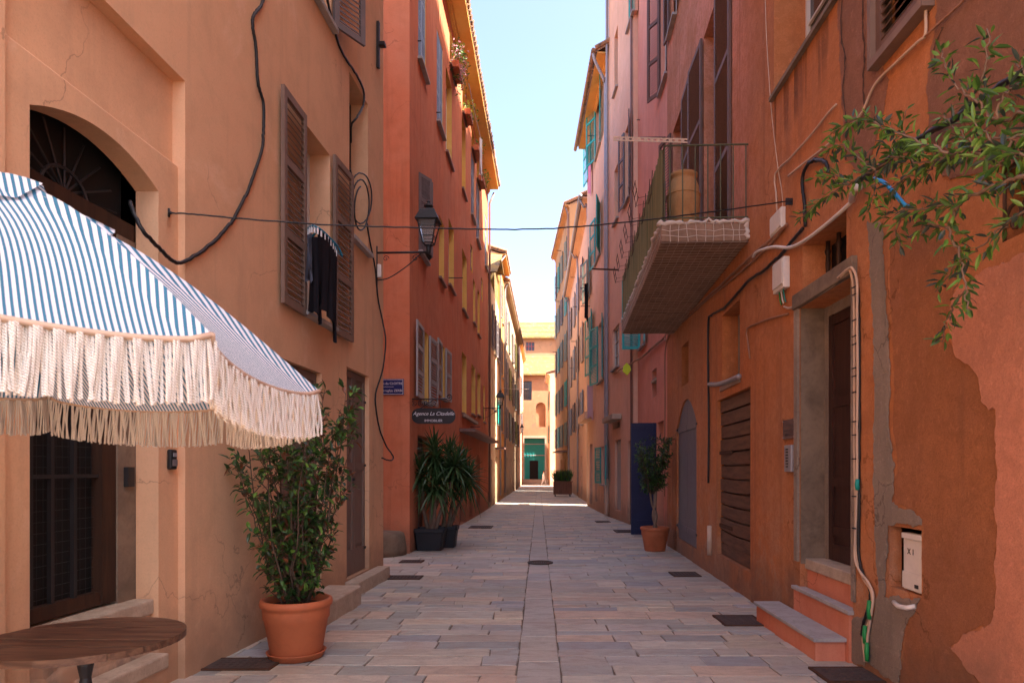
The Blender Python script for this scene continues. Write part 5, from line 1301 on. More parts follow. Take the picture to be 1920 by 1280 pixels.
# ------------------------------------------------------------------ salmon house pair
wR1 = Wall([(3.0, 21.6), (2.72, 26.6)], False)
S1 = House('salmon_house', 'salmon house with a grey downpipe and narrow recessed windows, next to the pink house', wR1, 0, wR1.L[-1], 20.6, 'salmon', 'salmon', 8)
oo = [(S1.op(1178, 1190, (1184, -90), (1184, 40), .1), 'teal', (0, 0)), (S1.op(1152, 1158.5, (1155, 60), (1155, 172), .3), None, 0), (S1.op(1172, 1182, (1178, 232), (1178, 375), .15), 'slateshut', (168, 172)), (S1.op(1152, 1160, (1156, 312), (1156, 415), .3), None, 0), (S1.op(1149, 1161, (1155, 612), (1155, 690), .12), None, 0)]
dS = [S1.op(1153, 1164, (1158, 824), (1158, 957), .12), S1.op(1177, 1186, (1181, 826), (1181, 975), .25)]
dS2 = S1.op(1149, 1162, (1155, 790), (1155, 803), .2)
S1.finish(); S1.roof(.5)
for o, m, an in oo:
    if m: S1.shutters(o, m, an, wd=None if not an[0] else .6, off=.02 if an[0] else -.05)
    else: S1.sill(o, S1.pane(o))
gdoor(S1, dS[0], 'greyshut'); gdoor(S1, dS[1], 'dark')
S1.wbox('canopy', 'stone', wR1.u(1166), wR1.u(1146), wR1.z(1155, 790), wR1.z(1155, 780), .004, .35, bevel=.03)
dp = wR1.L[-1]-.12
S1.tube('downpipe', 'zinc', [wR1.W(dp, 20.4, .35), wR1.W(dp, 19.9, .08), wR1.W(dp, 1.1, .08), wR1.W(dp, 1.0, .08)], .055)
S1.tube('downpipe', 'beigecable', [wR1.W(dp, 1.15, .085), wR1.W(dp, .02, .085), wR1.W(dp-.02, -.25, .1)], .085)
S1.tube('downpipe', 'copper', [wR1.W(.05, 17.9, .06), wR1.W(.05, -.2, .06)], .04)
cable('wall_cable', 'cable bundle sagging along the pink and salmon walls under the teal shutters', [wRB.px(1246, 632, .05), wRB.px(1225, 650, .05), wRB.px(1205, 668, .08), wR1.px(1180, 683, .08), wR1.px(1160, 694, .08), at(1145, 702, 26.3), at(1128, 712, 28)], .03, 'copperwire')
wR2 = Wall([(2.72, 26.6), (2.46, 34.6)], False)
dv = SUN.copy()
S2 = House('tiled_eave_house', 'salmon house with teal shutters under a curved tile eave and gutter', wR2, 0, wR2.L[-1], 17.8, 'salmon', 'salmon', 8, dv)
oo = [(S2.op(1118, 1127, (1122, 160), (1122, 285), .15), 'teal', (172, 160)), (S2.op(1117, 1126, (1121, 395), (1121, 488), .15), 'teal', (165, 172)), (S2.op(1122, 1131, (1126, 604), (1126, 716), .2), 'teal', (172, 165)), (S2.op(1128, 1138, (1133, 836), (1133, 908), .2), 'teal', (172, 172)), (S2.op(1102, 1106, (1104, 480), (1104, 560), .12), 'greengrey', (172, 172)), (S2.op(1104, 1109, (1106, 250), (1106, 330), .12), 'teal', (172, 172)), (S2.op(1107, 1111, (1109, 590), (1109, 700), .12), 'teal', (172, 172))]
dS = [S2.op(1106, 1111, (1108, 832), (1108, 945), .25), S2.op(1116, 1120, (1118, 870), (1118, 940), .2)]
S2.finish(); S2.roof(.45, .35, 'ochre')
for o, m, an in oo: S2.shutters(o, m, an, wd=.95, off=.02)
for o in dS: gdoor(S2, o, 'copper')
mb = MB(); mb.tube([wR2.W(-.1, 17.78, .6), wR2.W(wR2.L[-1]+.1, 17.72, .6)], .085, 8); mb.build('gutter', 'tiles', S2.root, True)
S2.tube('downpipe', 'zinc', spline([wR2.W(.0, 17.7, .6), wR2.W(.05, 17.4, .5), wR2.W(.2, 16.7, .12), wR2.W(.2, 16.1, .09), wR2.W(.2, 8, .09), wR2.W(.2, .2, .09)], 5), .06)
S2.wbox('ledge', 'salmon2', wR2.u(1113), wR2.u(1098), wR2.z(1105, 790), wR2.z(1105, 777), .004, .4)
S2.rail(1116, 255, 1102, r=.02); S2.rail(1103, 533, 1092, r=.02); S2.rail(1106, 574, 1089, r=.02); S2.rail(1100, 540, 1088, r=.02)
tag(garment('black garment hanging tall and thin from a rail on the tiled eave house', 'cloth_black', [at(1096, 532, 33), at(1103, 530, 33)], 1.8, 'cloth', 'cloth', 0, .4, 2), 'black garment hanging tall and thin from a rail on the tiled eave house', 'cloth')
garment('lilac sheet drying above the ledge of the tiled eave house', 'cloth_lilac', [at(1101, 722, 31.5), at(1112, 720, 31)], 1.5, 'sheet', 'sheet', 0, .1, 9)
garment('bright pink towel hanging high beside the far teal shutters', 'cloth_pink', [at(1103, 310, 32.5), at(1108, 305, 32)], 1.4, 'towel', 'towel', 0, .2, 4)
# ------------------------------------------------------------------ far right houses
wR3 = Wall([(2.70, 35.75), (2.58, 56.5)], False)
S3 = House('peach_house', 'long peach house with a heavy gutter, past the sunny gap on the right', wR3, 0, wR3.L[-1], 15.8, 'salmon', 'salmon', 8, dv)
L = grid(S3, (41, 45, 49, 53.5), ((11.8, 14.0), (8.0, 10.2), (4.2, 6.2)), .95, ['slateshut', 'blueshut', 'greyshut'])
D = [S3.opu(yw(wR3, a)-.55, yw(wR3, a)+.55, -.34, 2.3) for a in (42.5, 46.5, 51)]
S3.finish(); S3.roof(.4, .3, 'salmon2'); dress(S3, L); [gdoor(S3, o, 'copper') for o in D]
mb = MB(); mb.tube([wR3.W(-.1, 15.8, .52), wR3.W(wR3.L[-1], 15.74, .52)], .1, 8); mb.build('gutter', 'zinc', S3.root, True)
for u in (.3, wR3.L[-1]-.2, 9.0): S3.tube('downpipe', 'zinc', spline([wR3.W(u, 15.7, .5), wR3.W(u, 15.3, .3), wR3.W(u, 14.7, .09), wR3.W(u, 6, .09), wR3.W(u, 0, .09)], 4), .06)
for a in ((1084, 575, 1074), (1080, 640, 1070), (1078, 520, 1070), (1076, 690, 1068)): S3.rail(*a, r=.022)
wR4 = Wall([(2.58, 57.0), (1.76, 72.0)], False)
S4 = House('brown_ochre_house', 'tall brown ochre house with green shutters, farthest tall one on the right', wR4, 0, wR4.L[-1], 23.6, 'browny', 'browny', 8, dv)
L = grid(S4, (59.5, 63.5, 67, 70.3), ((19, 21.5), (15, 17.4), (11, 13.4), (7, 9.2), (3.6, 5.6)), 1.0, ['greengrey', 'greengrey', 'teal', 'slateshut'])
D = [S4.opu(yw(wR4, a)-.6, yw(wR4, a)+.6, -.34, 2.4) for a in (60.5, 65)]
S4.finish(); S4.roof(.4, .3, 'browny'); dress(S4, L); [gdoor(S4, o, 'dark') for o in D]
S4.tube('downpipe', 'copper', [wR4.W(.2, 23.4, .3), wR4.W(.2, 22.8, .1), wR4.W(.2, 0, .1)], .08)
S4.wbox('canopy', 'copper', yw(wR4, 58), yw(wR4, 64), 3.0, 3.1, .004, .9)
for a in ((1052, 470, 1044), (1050, 540, 1040), (1049, 565, 1040), (1047, 593, 1038), (1044, 660, 1036)): S4.rail(*a, r=.03)
wR5 = Wall([(1.25, 75.0), (1.18, 83.5)], False)
S5 = House('small_rose_house', 'small low rose house beside the church on the right', wR5, 0, wR5.L[-1], 12.0, 'salmon2', 'salmon2', 7)
L = grid(S5, (77, 80.5), ((8.4, 10.2), (4.6, 6.4)), .9, 'greengrey'); S5.finish(); S5.roof(.35, .3, 'salmon2'); dress(S5, L)

# ------------------------------------------------------------------ potted plants
def pot_round(root, c, r, h, m='terracotta', saucer=True, n=48):
    mb = MB(); z0 = .035 if saucer else 0
    mb.lathe([(r*.70, z0), (r*.72, z0+.01), (r*.885, z0+h*.62), (r*.93, z0+h*.66), (r*.94, z0+h*.80), (r*.95, z0+h*.85), (r*1.0, z0+h*.87), (r*1.02, z0+h*.92), (r*1.0, z0+h*.985), (r*.95, z0+h), (r*.88, z0+h*.99), (r*.86, z0+h*.9), (r*.84, z0+h*.84)], c, n); mb.build('pot', m, root, True)
    if saucer:
        mb = MB(); mb.lathe([(r*.74, .0), (r*.82, .05), (r*.84, .056), (r*.80, .058), (r*.75, .034), (.001, .034)], c, n); mb.build('saucer', m, root, True)
    mb = MB(); rr = random.Random(3); k = 14
    mb.lathe([(r*.85, z0+h*.86), (r*.6, z0+h*.875), (r*.3, z0+h*.87), (.001, z0+h*.885)], c, 20); mb.build('soil', 'soil', root)
    return c+UZ*(z0+h*.87)
def bush(root, base, stems, leaf_n, spread, H, rr, L, W, mats, stem_r=.008, smat='bark', vase=1.0, r0=.05, lo=.18):
    ms, ml = MB(), MB(); tips = []
    def leafset(p, d, k):
        for _ in range(k):
            a = rr.uniform(0, 2*PI); side = d.orthogonal().normalized(); side = (side*math.cos(a)+d.cross(side)*math.sin(a))
            ml.leaf(p+V((rr.gauss(0, .008), rr.gauss(0, .008), rr.gauss(0, .008))), d*rr.uniform(.2, .9)+side+V((0, 0, rr.uniform(-.3, .25))), UZ+V((rr.gauss(0, .3), rr.gauss(0, .3), 0)), L*rr.uniform(.45, 1.25), W*rr.uniform(.7, 1.15), rr.choices(range(len(mats)), weights=[6, 4, 1.3, 1.0][:len(mats)])[0], fold=.3, droop=rr.uniform(0, .3))
    for s_ in range(stems):
        a = 2*PI*s_/stems+rr.uniform(-.4, .4); rad = spread*rr.uniform(.25, 1); h = H*rr.uniform(.6, 1.0) if s_ > 2 else H
        p0 = base+V((math.cos(a), math.sin(a), 0))*r0*rr.random()
        pts = [p0]; K = 9
        for k in range(1, K+1):
            f = k/K; w = rad*(f**.75)*vase
            pts.append(p0+V((math.cos(a)*w+rr.gauss(0, .018), math.sin(a)*w+rr.gauss(0, .018), h*f)))
        ms.tube(pts, [stem_r*(1-.75*k/K) for k in range(K+1)], 5)
        for k in range(1, K+1):
            f = k/K
            if f < lo: continue
            for _ in range(3):
                d0 = (pts[k]-pts[k-1]).normalized(); aa = rr.uniform(0, 2*PI); d = (V((math.cos(aa), math.sin(aa), rr.uniform(.1, .9)))+d0*.5).normalized()
                ln = rr.uniform(.08, .24)*(1.1-.4*f); q0 = pts[k-1].lerp(pts[k], rr.random()); P = [q0, q0+d*ln*.5+V((0, 0, -.004)), q0+d*ln]
                ms.tube(P, [.0035, .0028, .0016], 4)
                for j in range(leaf_n): leafset(q0+d*ln*(.25+.75*(j+1)/leaf_n), d, 1 if j < leaf_n-1 else 2)
    ms.build('stems', smat, root, True); ml.build('foliage', mats, root)
gp = gpt(548, 1237); pc = V((gp.x+.0, gp.y+.10, gz(gp.y)+.004))
root = empty('potted_shrub', pc, 'tall leafy shrub in a big terracotta pot with saucer against the apricot house', 'potted plant')
sb = pot_round(root, pc, .295, .47)
bush(root, sb, 24, 4, .48, 1.82, random.Random(12), .086, .042, ['leafdark', 'leafmid', 'leaflight', 'leafrust'], .009, vase=1.0, r0=.12, lo=.08)
gp = gpt(1231, 1034); pc = V((gp.x, gp.y+.2, gz(gp.y)+.004))
root = empty('potted_ficus', pc, 'slender ficus with bushy crown in a terracotta pot before the blue door', 'potted plant')
sb = pot_round(root, pc, .30, .50, saucer=False, n=32)
ms = MB(); top = sb+V((-.05, 0, .75))
for dx in (.02, -.03, .04): ms.tube(spline([sb+V((dx, 0, 0)), sb+V((-dx*.8, dx, .3)), sb+V((dx-.03, -dx, .55)), top+V((dx*2, 0, .15))], 5), [.03]*8+[.022]*8, 6)
ms.build('trunk', 'barkpale', root, True)
bush(root, top, 15, 5, .46, 1.15, random.Random(5), .085, .038, ['leafdark', 'leafmid', 'leafdark', 'leaflight'], .008, vase=1.0, r0=.04, lo=.0)
# yuccas in black tubs
def tub(root, c, w, d, h):
    mb = MB()
    def ring(s_, z, k=.0): return [c+V((x*(w*s_/2), y*(d*s_/2), z)) for x, y in ((-.86, -1), (.86, -1), (1, -.86), (1, .86), (.86, 1), (-.86, 1), (-1, .86), (-1, -.86))]
    rs = [ring(.78, 0), ring(.93, h*.82), ring(1.0, h*.84), ring(1.0, h), ring(.93, h), ring(.9, h*.9)]
    for a, b in zip(rs, rs[1:]):
        for i in range(8): mb.face([a[i], a[(i+1) % 8], b[(i+1) % 8], b[i]])
    mb.face(list(reversed(rs[0]))); mb.build('tub', 'blackpot', root)
    mb = MB(); mb.face([p for p in ring(.9, h*.9)]); mb.build('soil', 'soil', root)
def rosette(mb, c, axis, n, L, rr):
    ax = axis.normalized(); x = ax.orthogonal().normalized(); y = ax.cross(x)
    for i in range(n):
        f = i/n; a = i*2.39996; el = math.radians(82-125*f**.9+rr.gauss(0, 7)); d = (x*math.cos(a)+y*math.sin(a))*math.cos(el)+ax*math.sin(el)
        l = L*rr.uniform(.75, 1.1); side = d.cross(ax if abs(d.dot(ax)) < .95 else x).normalized(); w = .026*rr.uniform(.8, 1.2); p = c+ax*(.14*(1-f)); n0 = len(mb.v); K = 6; mi = rr.choices((0, 1), weights=(5, 1.2))[0]
        for k in range(K+1):
            t = k/K; q_ = p+d*(l*t)-UZ*(l*.42*t*t*(.3+f)); ww = w*(1-t)**.6*(.55+.9*min(1, t*3)) if t < 1 else .001
            up = side.cross(d).normalized(); mb.v += [tuple(q_-side*ww+up*ww*.5), tuple(q_), tuple(q_+side*ww+up*ww*.5)]
        for k in range(K):
            a0 = n0+k*3
            for j in (0, 1): mb.f.append((a0+j, a0+j+1, a0+j+4, a0+j+3)); mb.m.append(mi)
def yucca(pc, label, tw, heads, seed, L=.63):
    rr = random.Random(seed); root = empty('potted_yucca', pc, label, 'potted plant', 'yuccas in black tubs')
    tub(root, pc, tw, tw*.85, .46)
    ms, ml = MB(), MB()
    for (dx, dy, hx, hy_, h) in heads:
        P = spline([pc+V((dx, dy, .4)), pc+V((dx+(hx-dx)*.35+rr.gauss(0, .03), dy+(hy_-dy)*.2, .4+(h-.4)*.4)), pc+V((dx+(hx-dx)*.8, dy+(hy_-dy)*.7, .4+(h-.4)*.75)), pc+V((hx, hy_, h))], 5)
        ms.tube(P, [.045-.018*i/len(P) for i in range(len(P))], 7); rosette(ml, P[-1], (P[-1]-P[-3])+V((0, 0, .15)), 58, L, rr)
    ms.build('trunk', 'barkpale', root, True); ml.build('foliage', ['yucca', 'yucca2'], root)
p = gpt(803, 1033); pc = V((p.x, p.y+.28, gz(p.y)+.004))
yucca(pc, 'spiky yucca in the nearer black tub under the shop sign', .66, [(.02, 0, .1, .02, 1.75), (-.06, .05, -.2, .05, 1.5), (.1, .0, .52, .0, 1.7), (.05, -.08, .12, -.1, 1.25), (-.02, .08, .30, .15, 1.45), (.0, .0, .05, .1, 2.0)], 21)
yucca(V((-2.08, 15.1, gz(15.1)+.004)), 'spiky yucca in the farther black tub, partly hidden behind the nearer one', .6, [(0, 0, .1, 0, 1.9), (.08, 0, .35, .1, 1.6), (-.05, 0, .05, .1, 1.35), (.1, .05, .5, .0, 1.4)], 33)

# planter trolley far down the street
pc = V((1.62, 46.5, gz(46)+.004)); root = empty('planter_trolley', pc, 'brown wooden planter on castors with tall grass far down the street', 'planter')
mb = MB(); 
mb.box(pc.x-.62, pc.x+.62, 46.0, 46.9, pc.z+.16, pc.z+.95)
for i in range(8): mb.box(pc.x-.62+i*.155+.005, pc.x-.62+(i+1)*.155-.005, 45.96, 45.998, pc.z+.14, pc.z+.98)
mb.box(pc.x-.68, pc.x+.68, 45.93, 46.0-.003, pc.z+.981, pc.z+1.03); mb.build('box', 'cartwood', root)
for dx, dy in ((-.5, -.35), (.5, -.35), (-.5, .3), (.5, .3)):
    m2 = MB(); c = V((pc.x+dx, 46.45+dy, pc.z+.075)); m2.tube([c-V((.03, 0, 0)), c+V((.03, 0, 0))], .075, 12); m2.build('wheel', 'black', root)
mb = MB(); rr = random.Random(8)
for i in range(420):
    b_ = V((pc.x+rr.uniform(-.52, .52), 46.45+rr.uniform(-.35, .35), pc.z+.93)); mb.leaf(b_, V((rr.gauss(0, .25), rr.gauss(0, .25), 1)), V((rr.gauss(0, 1), rr.gauss(0, 1), 0)), rr.uniform(.4, 1.0), .035, rr.choice((0, 0, 1)))
mb.build('foliage', ['leafmid', 'leafgrey'], root)

# ------------------------------------------------------------------ round cafe table
tc = V((-2.17, 3.27, 0)); tz = .75; root = empty('round_table', V((tc.x, tc.y, gz(3.3))), 'round weathered wooden table on a dark turned iron column, below the parasol', 'table')
mb = MB(); r_ = .43; n = 7
for i in range(n):
    y0 = -r_+2*r_*i/n+.004; y1 = -r_+2*r_*(i+1)/n-.004; k = 10; top = []
    P = [(-math.sqrt(max(0, r_*r_-yy*yy)), yy) for yy in [y0+(y1-y0)*j/k for j in range(k+1)]]; poly = P+[(-x, yy) for x, yy in reversed(P)]
    mb.prism([(x, yy) for x, yy in reversed(poly)], tc+UZ*tz, V((1, 0, 0)), V((0, 1, 0)), UZ, -.034, -.004*R.random())
mb.build('table_top', 'tablewood', root)
mb = MB(); mb.tube([tc+UZ*(tz-.036)+V((0, 0, -.012)), tc+UZ*(tz-.036)], r_*.55, 24)
mb.lathe([(.05, tz-.06), (.03, tz-.1), (.035, tz-.14), (.024, tz-.2), (.034, tz-.28), (.022, tz-.32), (.03, .2), (.05, .15), (.04, .1)], tc, 16); mb.build('column', 'iron', root)
for k in range(3):
    m2 = MB(); a = k*2.094+.4; d = V((math.cos(a), math.sin(a), 0)); m2.tube(spline([tc+UZ*.14, tc+d*.14+UZ*.13, tc+d*.26+UZ*(.02+gz(3.3)), tc+d*.34+UZ*(gz(3.3)+.015)], 5), .02, 6); m2.build('leg', 'iron', root, True)

# ------------------------------------------------------------------ striped fringed parasol
uc = V((-1.83, 2.13, 0)); Rr = 1.095; ZC = lambda x, y: 1.886-.050*(x+.82)-.055*(y-1.7)
root = empty('striped_parasol', V((uc.x, uc.y, gz(2.1))), 'blue and white striped parasol with a long cream cord fringe, nearest thing on the left', 'parasol')
cor = [V((uc.x+Rr*math.cos(a), uc.y+Rr*math.sin(a), 0)) for a in [math.radians(-22.5+45*k) for k in range(8)]]
for c in cor: c.z = ZC(c.x, c.y)
ap = V((uc.x, uc.y, ZC(uc.x, uc.y)+.535))
def edge(k, s):                                  # hem between two rib tips: sags and draws in
    a, b = cor[k], cor[(k+1) % 8]; p = a.lerp(b, s); g = (4*s*(1-s))**.55
    inn = (V((uc.x, uc.y, 0))-V((p.x, p.y, 0))); p = p+inn*(.05*g); p.z -= .045*g; return p
def canopy_pt(k, s, t):                          # t 0 apex .. 1 hem
    e = edge(k, s); a = ap; p = a.lerp(e, t); bulge = .125*math.sin(PI*min(1, t**.9)); rib = (4*s*(1-s))**.7
    p.z += bulge*(1-.22*rib*1.0) - .02*rib*math.sin(PI*t); 
    p.z += .006*math.sin(t*14+k*1.7)*rib*t; return p
mb = MB(); mb.uv = []; S_, T_ = 18, 18
EL = (cor[1]-cor[0]).length
for k in range(8):
    for i in range(S_):
        for j in range(1, T_):
            q4 = [(i/S_, j/T_), ((i+1)/S_, j/T_), ((i+1)/S_, (j+1)/T_), (i/S_, (j+1)/T_)]
            mb.face([canopy_pt(k, s, t) for s, t in q4]); mb.uv.append([((s-.5)*t*EL+.012*math.sin(t*7)*(1 if k != 0 else .5), t) for s, t in q4])
can = mb.build('canopy', 'canvas', root, True)
mb = MB(); mb.uv = []                             # vent cap
for k in range(8):
    for i in range(6):
        for j in range(6):
            q4 = [(i/6, j/6), ((i+1)/6, j/6), ((i+1)/6, (j+1)/6), (i/6, (j+1)/6)]; P = []
            for s, t in q4:
                p = canopy_pt(k, s, t*.40+.0005); p.z += .018+.008*math.sin(s*12.57+k)*t; P.append(p)
            mb.face(P); mb.uv.append([((s-.5)*t*.4*EL, t) for s, t in q4])
mb.build('vent_cap', 'canvas', root, True)
mb = MB(); tr_ = MB(); rr = random.Random(2)
for k in range(8):
    N = 132
    P = [edge(k, i/24) for i in range(25)]; tr_.tube(P, .008, 6)
    for i in range(N):
        s = (i+.5)/N; p = edge(k, s)-UZ*.004; Lf = .155*rr.uniform(.96, 1.03); sw = rr.gauss(0, .0055); out = (cor[k].lerp(cor[(k+1) % 8], .5)-V((uc.x, uc.y, cor[k].z))).normalized()
        tg = (cor[(k+1) % 8]-cor[k]).normalized(); oo_ = rr.uniform(-.006, .006); clump = .006*math.sin(i*.9+k)+.006*math.sin(i*.31)
        Q = [p+out*oo_+tg*((sw+clump*.7)*(f**1.6))-UZ*(Lf*f)+out*(.01*math.sin(f*3+i)) for f in [j/7 for j in range(8)]]
        mb.tube(Q, [.0034, .0036, .0034, .0037, .0034, .0036, .0035, .0038], 5)
mb.build('fringe', 'fringe', root); tr_.build('trim', 'beigecable', root, True)
mb = MB()
for k in range(8): mb.tube([canopy_pt(k, 0, .04+.95*j/10)-UZ*.014 for j in range(11)], .007, 5)
mb.build('ribs', 'whitewood', root)
mb = MB(); b0 = V((uc.x, uc.y, gz(2.1)))
mb.tube([b0+UZ*.05, V((uc.x, uc.y, ap.z+.12))], .022, 12); mb.lathe([(.03, 0), (.028, .03), (.001, .06)], ap+UZ*.11, 12); mb.build('pole', 'whitewood', root, True)
mb = MB(); mb.lathe([(.26, 0), (.26, .05), (.06, .07), (.05, .3), (.03, .3)], b0, 28); mb.build('base', 'concrete', root)

# ------------------------------------------------------------------ olive tree reaching in from the right edge
rr = random.Random(17); tb = V((2.28, 2.15, gz(2.15))); root = empty('olive_tree', tb, 'olive tree branch with narrow leaves reaching in front of the rough wall', 'tree')
TW = [[(2120, 330), (1990, 300), (1920, 296), (1850, 292), (1776, 289), (1702, 282), (1641, 319), (1590, 345), (1540, 375), (1500, 410)],
      [(1776, 289), (1720, 262), (1660, 240), (1610, 225), (1560, 250)], [(2120, 260), (1990, 215), (1920, 215), (1870, 225), (1835, 190), (1850, 120), (1853, 55)],
      [(1835, 190), (1800, 170), (1775, 130), (1765, 95)], [(1990, 300), (1920, 330), (1860, 350), (1800, 380), (1780, 430), (1800, 480), (1810, 540), (1815, 590)],
      [(1800, 380), (1750, 390), (1700, 395), (1650, 405)], [(1810, 540), (1780, 590), (1765, 640)], [(2000, 330), (1920, 400), (1870, 430), (1830, 470), (1790, 500), (1755, 545)],
      [(1641, 319), (1600, 290), (1570, 270), (1545, 300)], [(1700, 395), (1680, 430), (1690, 460)], [(1990, 240), (1900, 255), (1830, 270), (1790, 240), (1770, 215)], [(1900, 255), (1880, 300), (1850, 330), (1820, 350)],
      [(1990, 200), (1940, 150), (1905, 120)], [(1776, 289), (1740, 320), (1690, 340), (1640, 375)], [(1870, 225), (1880, 180), (1900, 165)], [(1702, 282), (1690, 240), (1700, 205)], [(1590, 345), (1570, 330), (1530, 330)], [(1990, 280), (1900, 290), (1860, 260), (1810, 215)], [(1830, 270), (1760, 300), (1700, 300), (1650, 260)], [(1780, 430), (1740, 420), (1720, 440)], [(1641, 319), (1640, 360), (1625, 400)]]
ms, ml = MB(), MB()
for ti, tw in enumerate(TW):
    off = .42+.12*math.sin(ti*1.9)
    P = spline([wRA.px(x, y, off if i else off) for i, (x, y) in enumerate(tw)], 7)
    P = [p+V((R.gauss(0, .006), R.gauss(0, .006), R.gauss(0, .006))) for p in P]
    r0 = .011 if ti in (0, 2, 4) else .006
    ms.tube(P, [r0*(1-.75*i/len(P))+.001 for i in range(len(P))], 5)
    acc = 0
    for a, b in zip(P, P[1:]):
        d = (b-a); L = d.length
        if L < 1e-6: continue
        acc += L; d.normalize()
        while acc > .0095:
            acc -= .0095
            if rr.random() < .2: continue
            p = a.lerp(b, rr.random()); ang = rr.uniform(0, 2*PI); sd = d.orthogonal().normalized(); sd = sd*math.cos(ang)+d.cross(sd)*math.sin(ang)
            ml.leaf(p+sd*rr.uniform(0, .035), d*rr.uniform(.3, 1)+sd+UZ*rr.uniform(-.35, .35), V((rr.gauss(0, .6), rr.gauss(0, .6), 1)), rr.uniform(.038, .095), rr.uniform(.017, .031), rr.choices((0, 1, 2), weights=(4, 2, 3.4))[0], .25, rr.uniform(0, .25))
hub = wRA.px(2120, 300, .42)
ms.tube(spline([tb, tb+V((.02, .03, .8)), tb+V((-.03, .05, 1.7)), tb+V((-.05, .15, 2.4)), hub], 6), [.05]*6+[.042]*6+[.032]*6+[.022]*7, 8)
for tw in (TW[2], TW[7], TW[10]): ms.tube([hub, wRA.px(*tw[0], .42)], .009, 5)
ms.build('branches', 'barkpale', root, True); ml.build('leaves', ['leafmid', 'leafgrey', 'leaflight'], root)
# weed by the cover
w_ = gpt(1432, 1166); mb = MB(); blob_leaves(mb, w_+UZ*.03, .05, .05, .04, 26, .04, .016, [0, 1], rr); tag(mb.build('weed', ['leafmid', 'leaflight'], None, org=w_), 'small green weed at the foot of the grey door steps', 'weed')

# ------------------------------------------------------------------ walker in white
wk = V((X(1019, 77), 77.0, gz(77))); root = empty('person', wk, 'person in white shirt and trousers walking past the church gate', 'person')
def skinned(name, m, verts, edges, radii, parent):
    me = bpy.data.meshes.new(name); me.from_pydata(verts, edges, []); o = bpy.data.objects.new(name, me); COL.objects.link(o); o.parent = parent
    md = o.modifiers.new('skin', 'SKIN'); ly = me.skin_vertices[0] if me.skin_vertices else None
    if ly is None:
        bpy.context.view_layer.objects.active = o; bpy.ops.mesh.customdata_skin_add(); ly = me.skin_vertices[0]
    for i, r_ in enumerate(radii): ly.data[i].radius = (r_, r_)
    ly.data[0].use_root = True
    sb_ = o.modifiers.new('sub', 'SUBSURF'); sb_.levels = sb_.render_levels = 2; me.materials.append(M[m]); return o
J = dict(pel=(0, 0, .88), wst=(0, 0, 1.02), chs=(.02, 0, 1.25), nck=(.03, 0, 1.42), hd=(.05, 0, 1.53), top=(.05, 0, 1.62), ls=(.02, .17, 1.36), le=(-.1, .21, 1.12), lh=(-.02, .2, .90), lf=(.0, .2, .83), rs=(.02, -.17, 1.36), re=(.08, -.21, 1.1), rh=(.22, -.18, .93), rf=(.26, -.18, .87), lp=(.0, .09, .84), lk=(.2, .09, .48), la=(.28, .09, .09), lt=(.42, .09, .03), rp=(0, -.09, .84), rk=(-.03, -.09, .46), ra=(-.28, -.09, .14), rt=(-.17, -.09, .03))
E = 'pel-wst wst-chs chs-nck nck-hd hd-top chs-ls ls-le le-lh lh-lf chs-rs rs-re re-rh rh-rf pel-lp lp-lk lk-la la-lt pel-rp rp-rk rk-ra ra-rt'.split()
RAD = dict(pel=.13, wst=.11, chs=.14, nck=.055, hd=.095, top=.07, ls=.06, le=.042, lh=.03, lf=.03, rs=.06, re=.042, rh=.03, rf=.03, lp=.085, lk=.058, la=.04, lt=.035, rp=.085, rk=.058, ra=.04, rt=.035)
def sub(keys, grow, name, m, s=1.0):
    ks = list(keys); e = [tuple(ks.index(k) for k in x.split('-')) for x in E if all(k in ks for k in x.split('-'))]
    return skinned(name, m, [J[k] for k in ks], e, [RAD[k]*grow for k in ks], root)
sub(J.keys(), .93, 'body', 'skin'); sub(('chs', 'wst', 'pel', 'ls', 'le', 'rs', 're'), 1.12, 'shirt', 'cloth_white'); sub(('pel', 'lp', 'lk', 'la', 'rp', 'rk', 'ra'), 1.18, 'trousers', 'cloth_white')
mb = MB(); mb.lathe([(.085, 1.52), (.105, 1.57), (.1, 1.63), (.06, 1.68), (.001, 1.69)], wk+V((.035, 0, 0)), 14); mb.build('hair', 'hair', root, True)
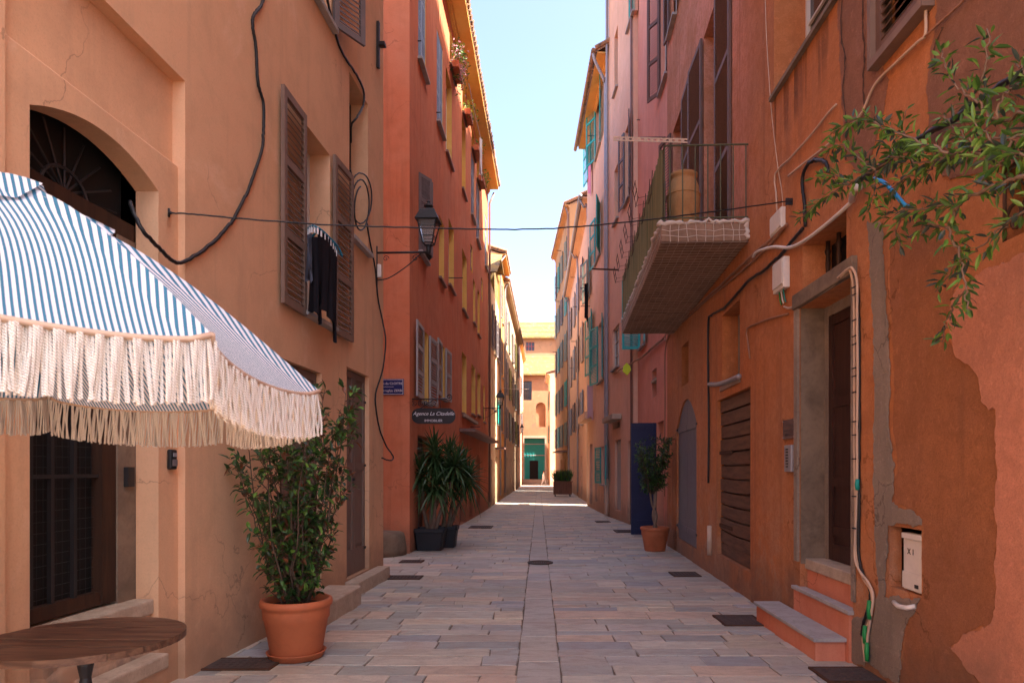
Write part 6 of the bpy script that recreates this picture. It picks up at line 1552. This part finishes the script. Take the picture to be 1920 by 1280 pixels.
for s_ in (.09, -.09):
    j = ('lt' if s_ > 0 else 'rt'); c = wk+V(J[j]); m2 = MB(); m2.tube([c-V((.14, 0, -.02)), c+V((.02, 0, 0)), c+V((.06, 0, -.01))], [.05, .048, .03], 8); m2.build('shoe', 'cloth_white', root, True)

# ------------------------------------------------------------------ camera, light, sky
cd = bpy.data.cameras.new('camera'); cam = bpy.data.objects.new('camera', cd); COL.objects.link(cam)
cam.location = (0, 0, CH); cam.rotation_euler = (PI/2, 0, 0); cd.sensor_width = 36; cd.lens = 36*F/1920
cd.shift_x = -(CX-960)/1920; cd.shift_y = (HY-640)/1920; cd.clip_start = .05; cd.clip_end = 2000
cd.dof.use_dof = True; cd.dof.focus_distance = 9.0; cd.dof.aperture_fstop = 5.6
sc.camera = cam
EL_, = (math.radians(53),)
az = math.atan2(SUN.x, SUN.y)
wd = bpy.data.worlds.new('World'); sc.world = wd; wd.use_nodes = True; nt = wd.node_tree
sk = nd(nt, 'ShaderNodeTexSky'); sk.sky_type = 'NISHITA'; sk.sun_disc = False; sk.sun_elevation = EL_; sk.sun_rotation = az; sk.air_density = .5; sk.dust_density = 3.0; sk.ozone_density = 1.0
bg = nt.nodes['Background']; nt.links.new(sk.outputs[0], bg.inputs[0]); bg.inputs[1].default_value = SKY
sl = bpy.data.lights.new('sun', 'SUN'); so = bpy.data.objects.new('sun', sl); COL.objects.link(so)
sl.energy = SUNP; sl.angle = math.radians(.5); sl.color = (1, .93, .82)
dirv = V((SUN.x*math.cos(EL_), SUN.y*math.cos(EL_), math.sin(EL_)))
so.rotation_euler = dirv.to_track_quat('Z', 'Y').to_euler(); so.location = (20, -10, 40)
vs = sc.view_settings; vs.view_transform = 'Standard'; vs.look = 'None'; vs.exposure = EXPO; vs.gamma = 1
sc.render.engine = 'CYCLES'
cy = sc.cycles; cy.max_bounces = 10; cy.diffuse_bounces = 6; cy.glossy_bounces = 3; cy.transmission_bounces = 6; cy.sample_clamp_indirect = 8
cy.use_denoising = True
try: cy.denoiser = 'OPENIMAGEDENOISE'
except Exception: pass
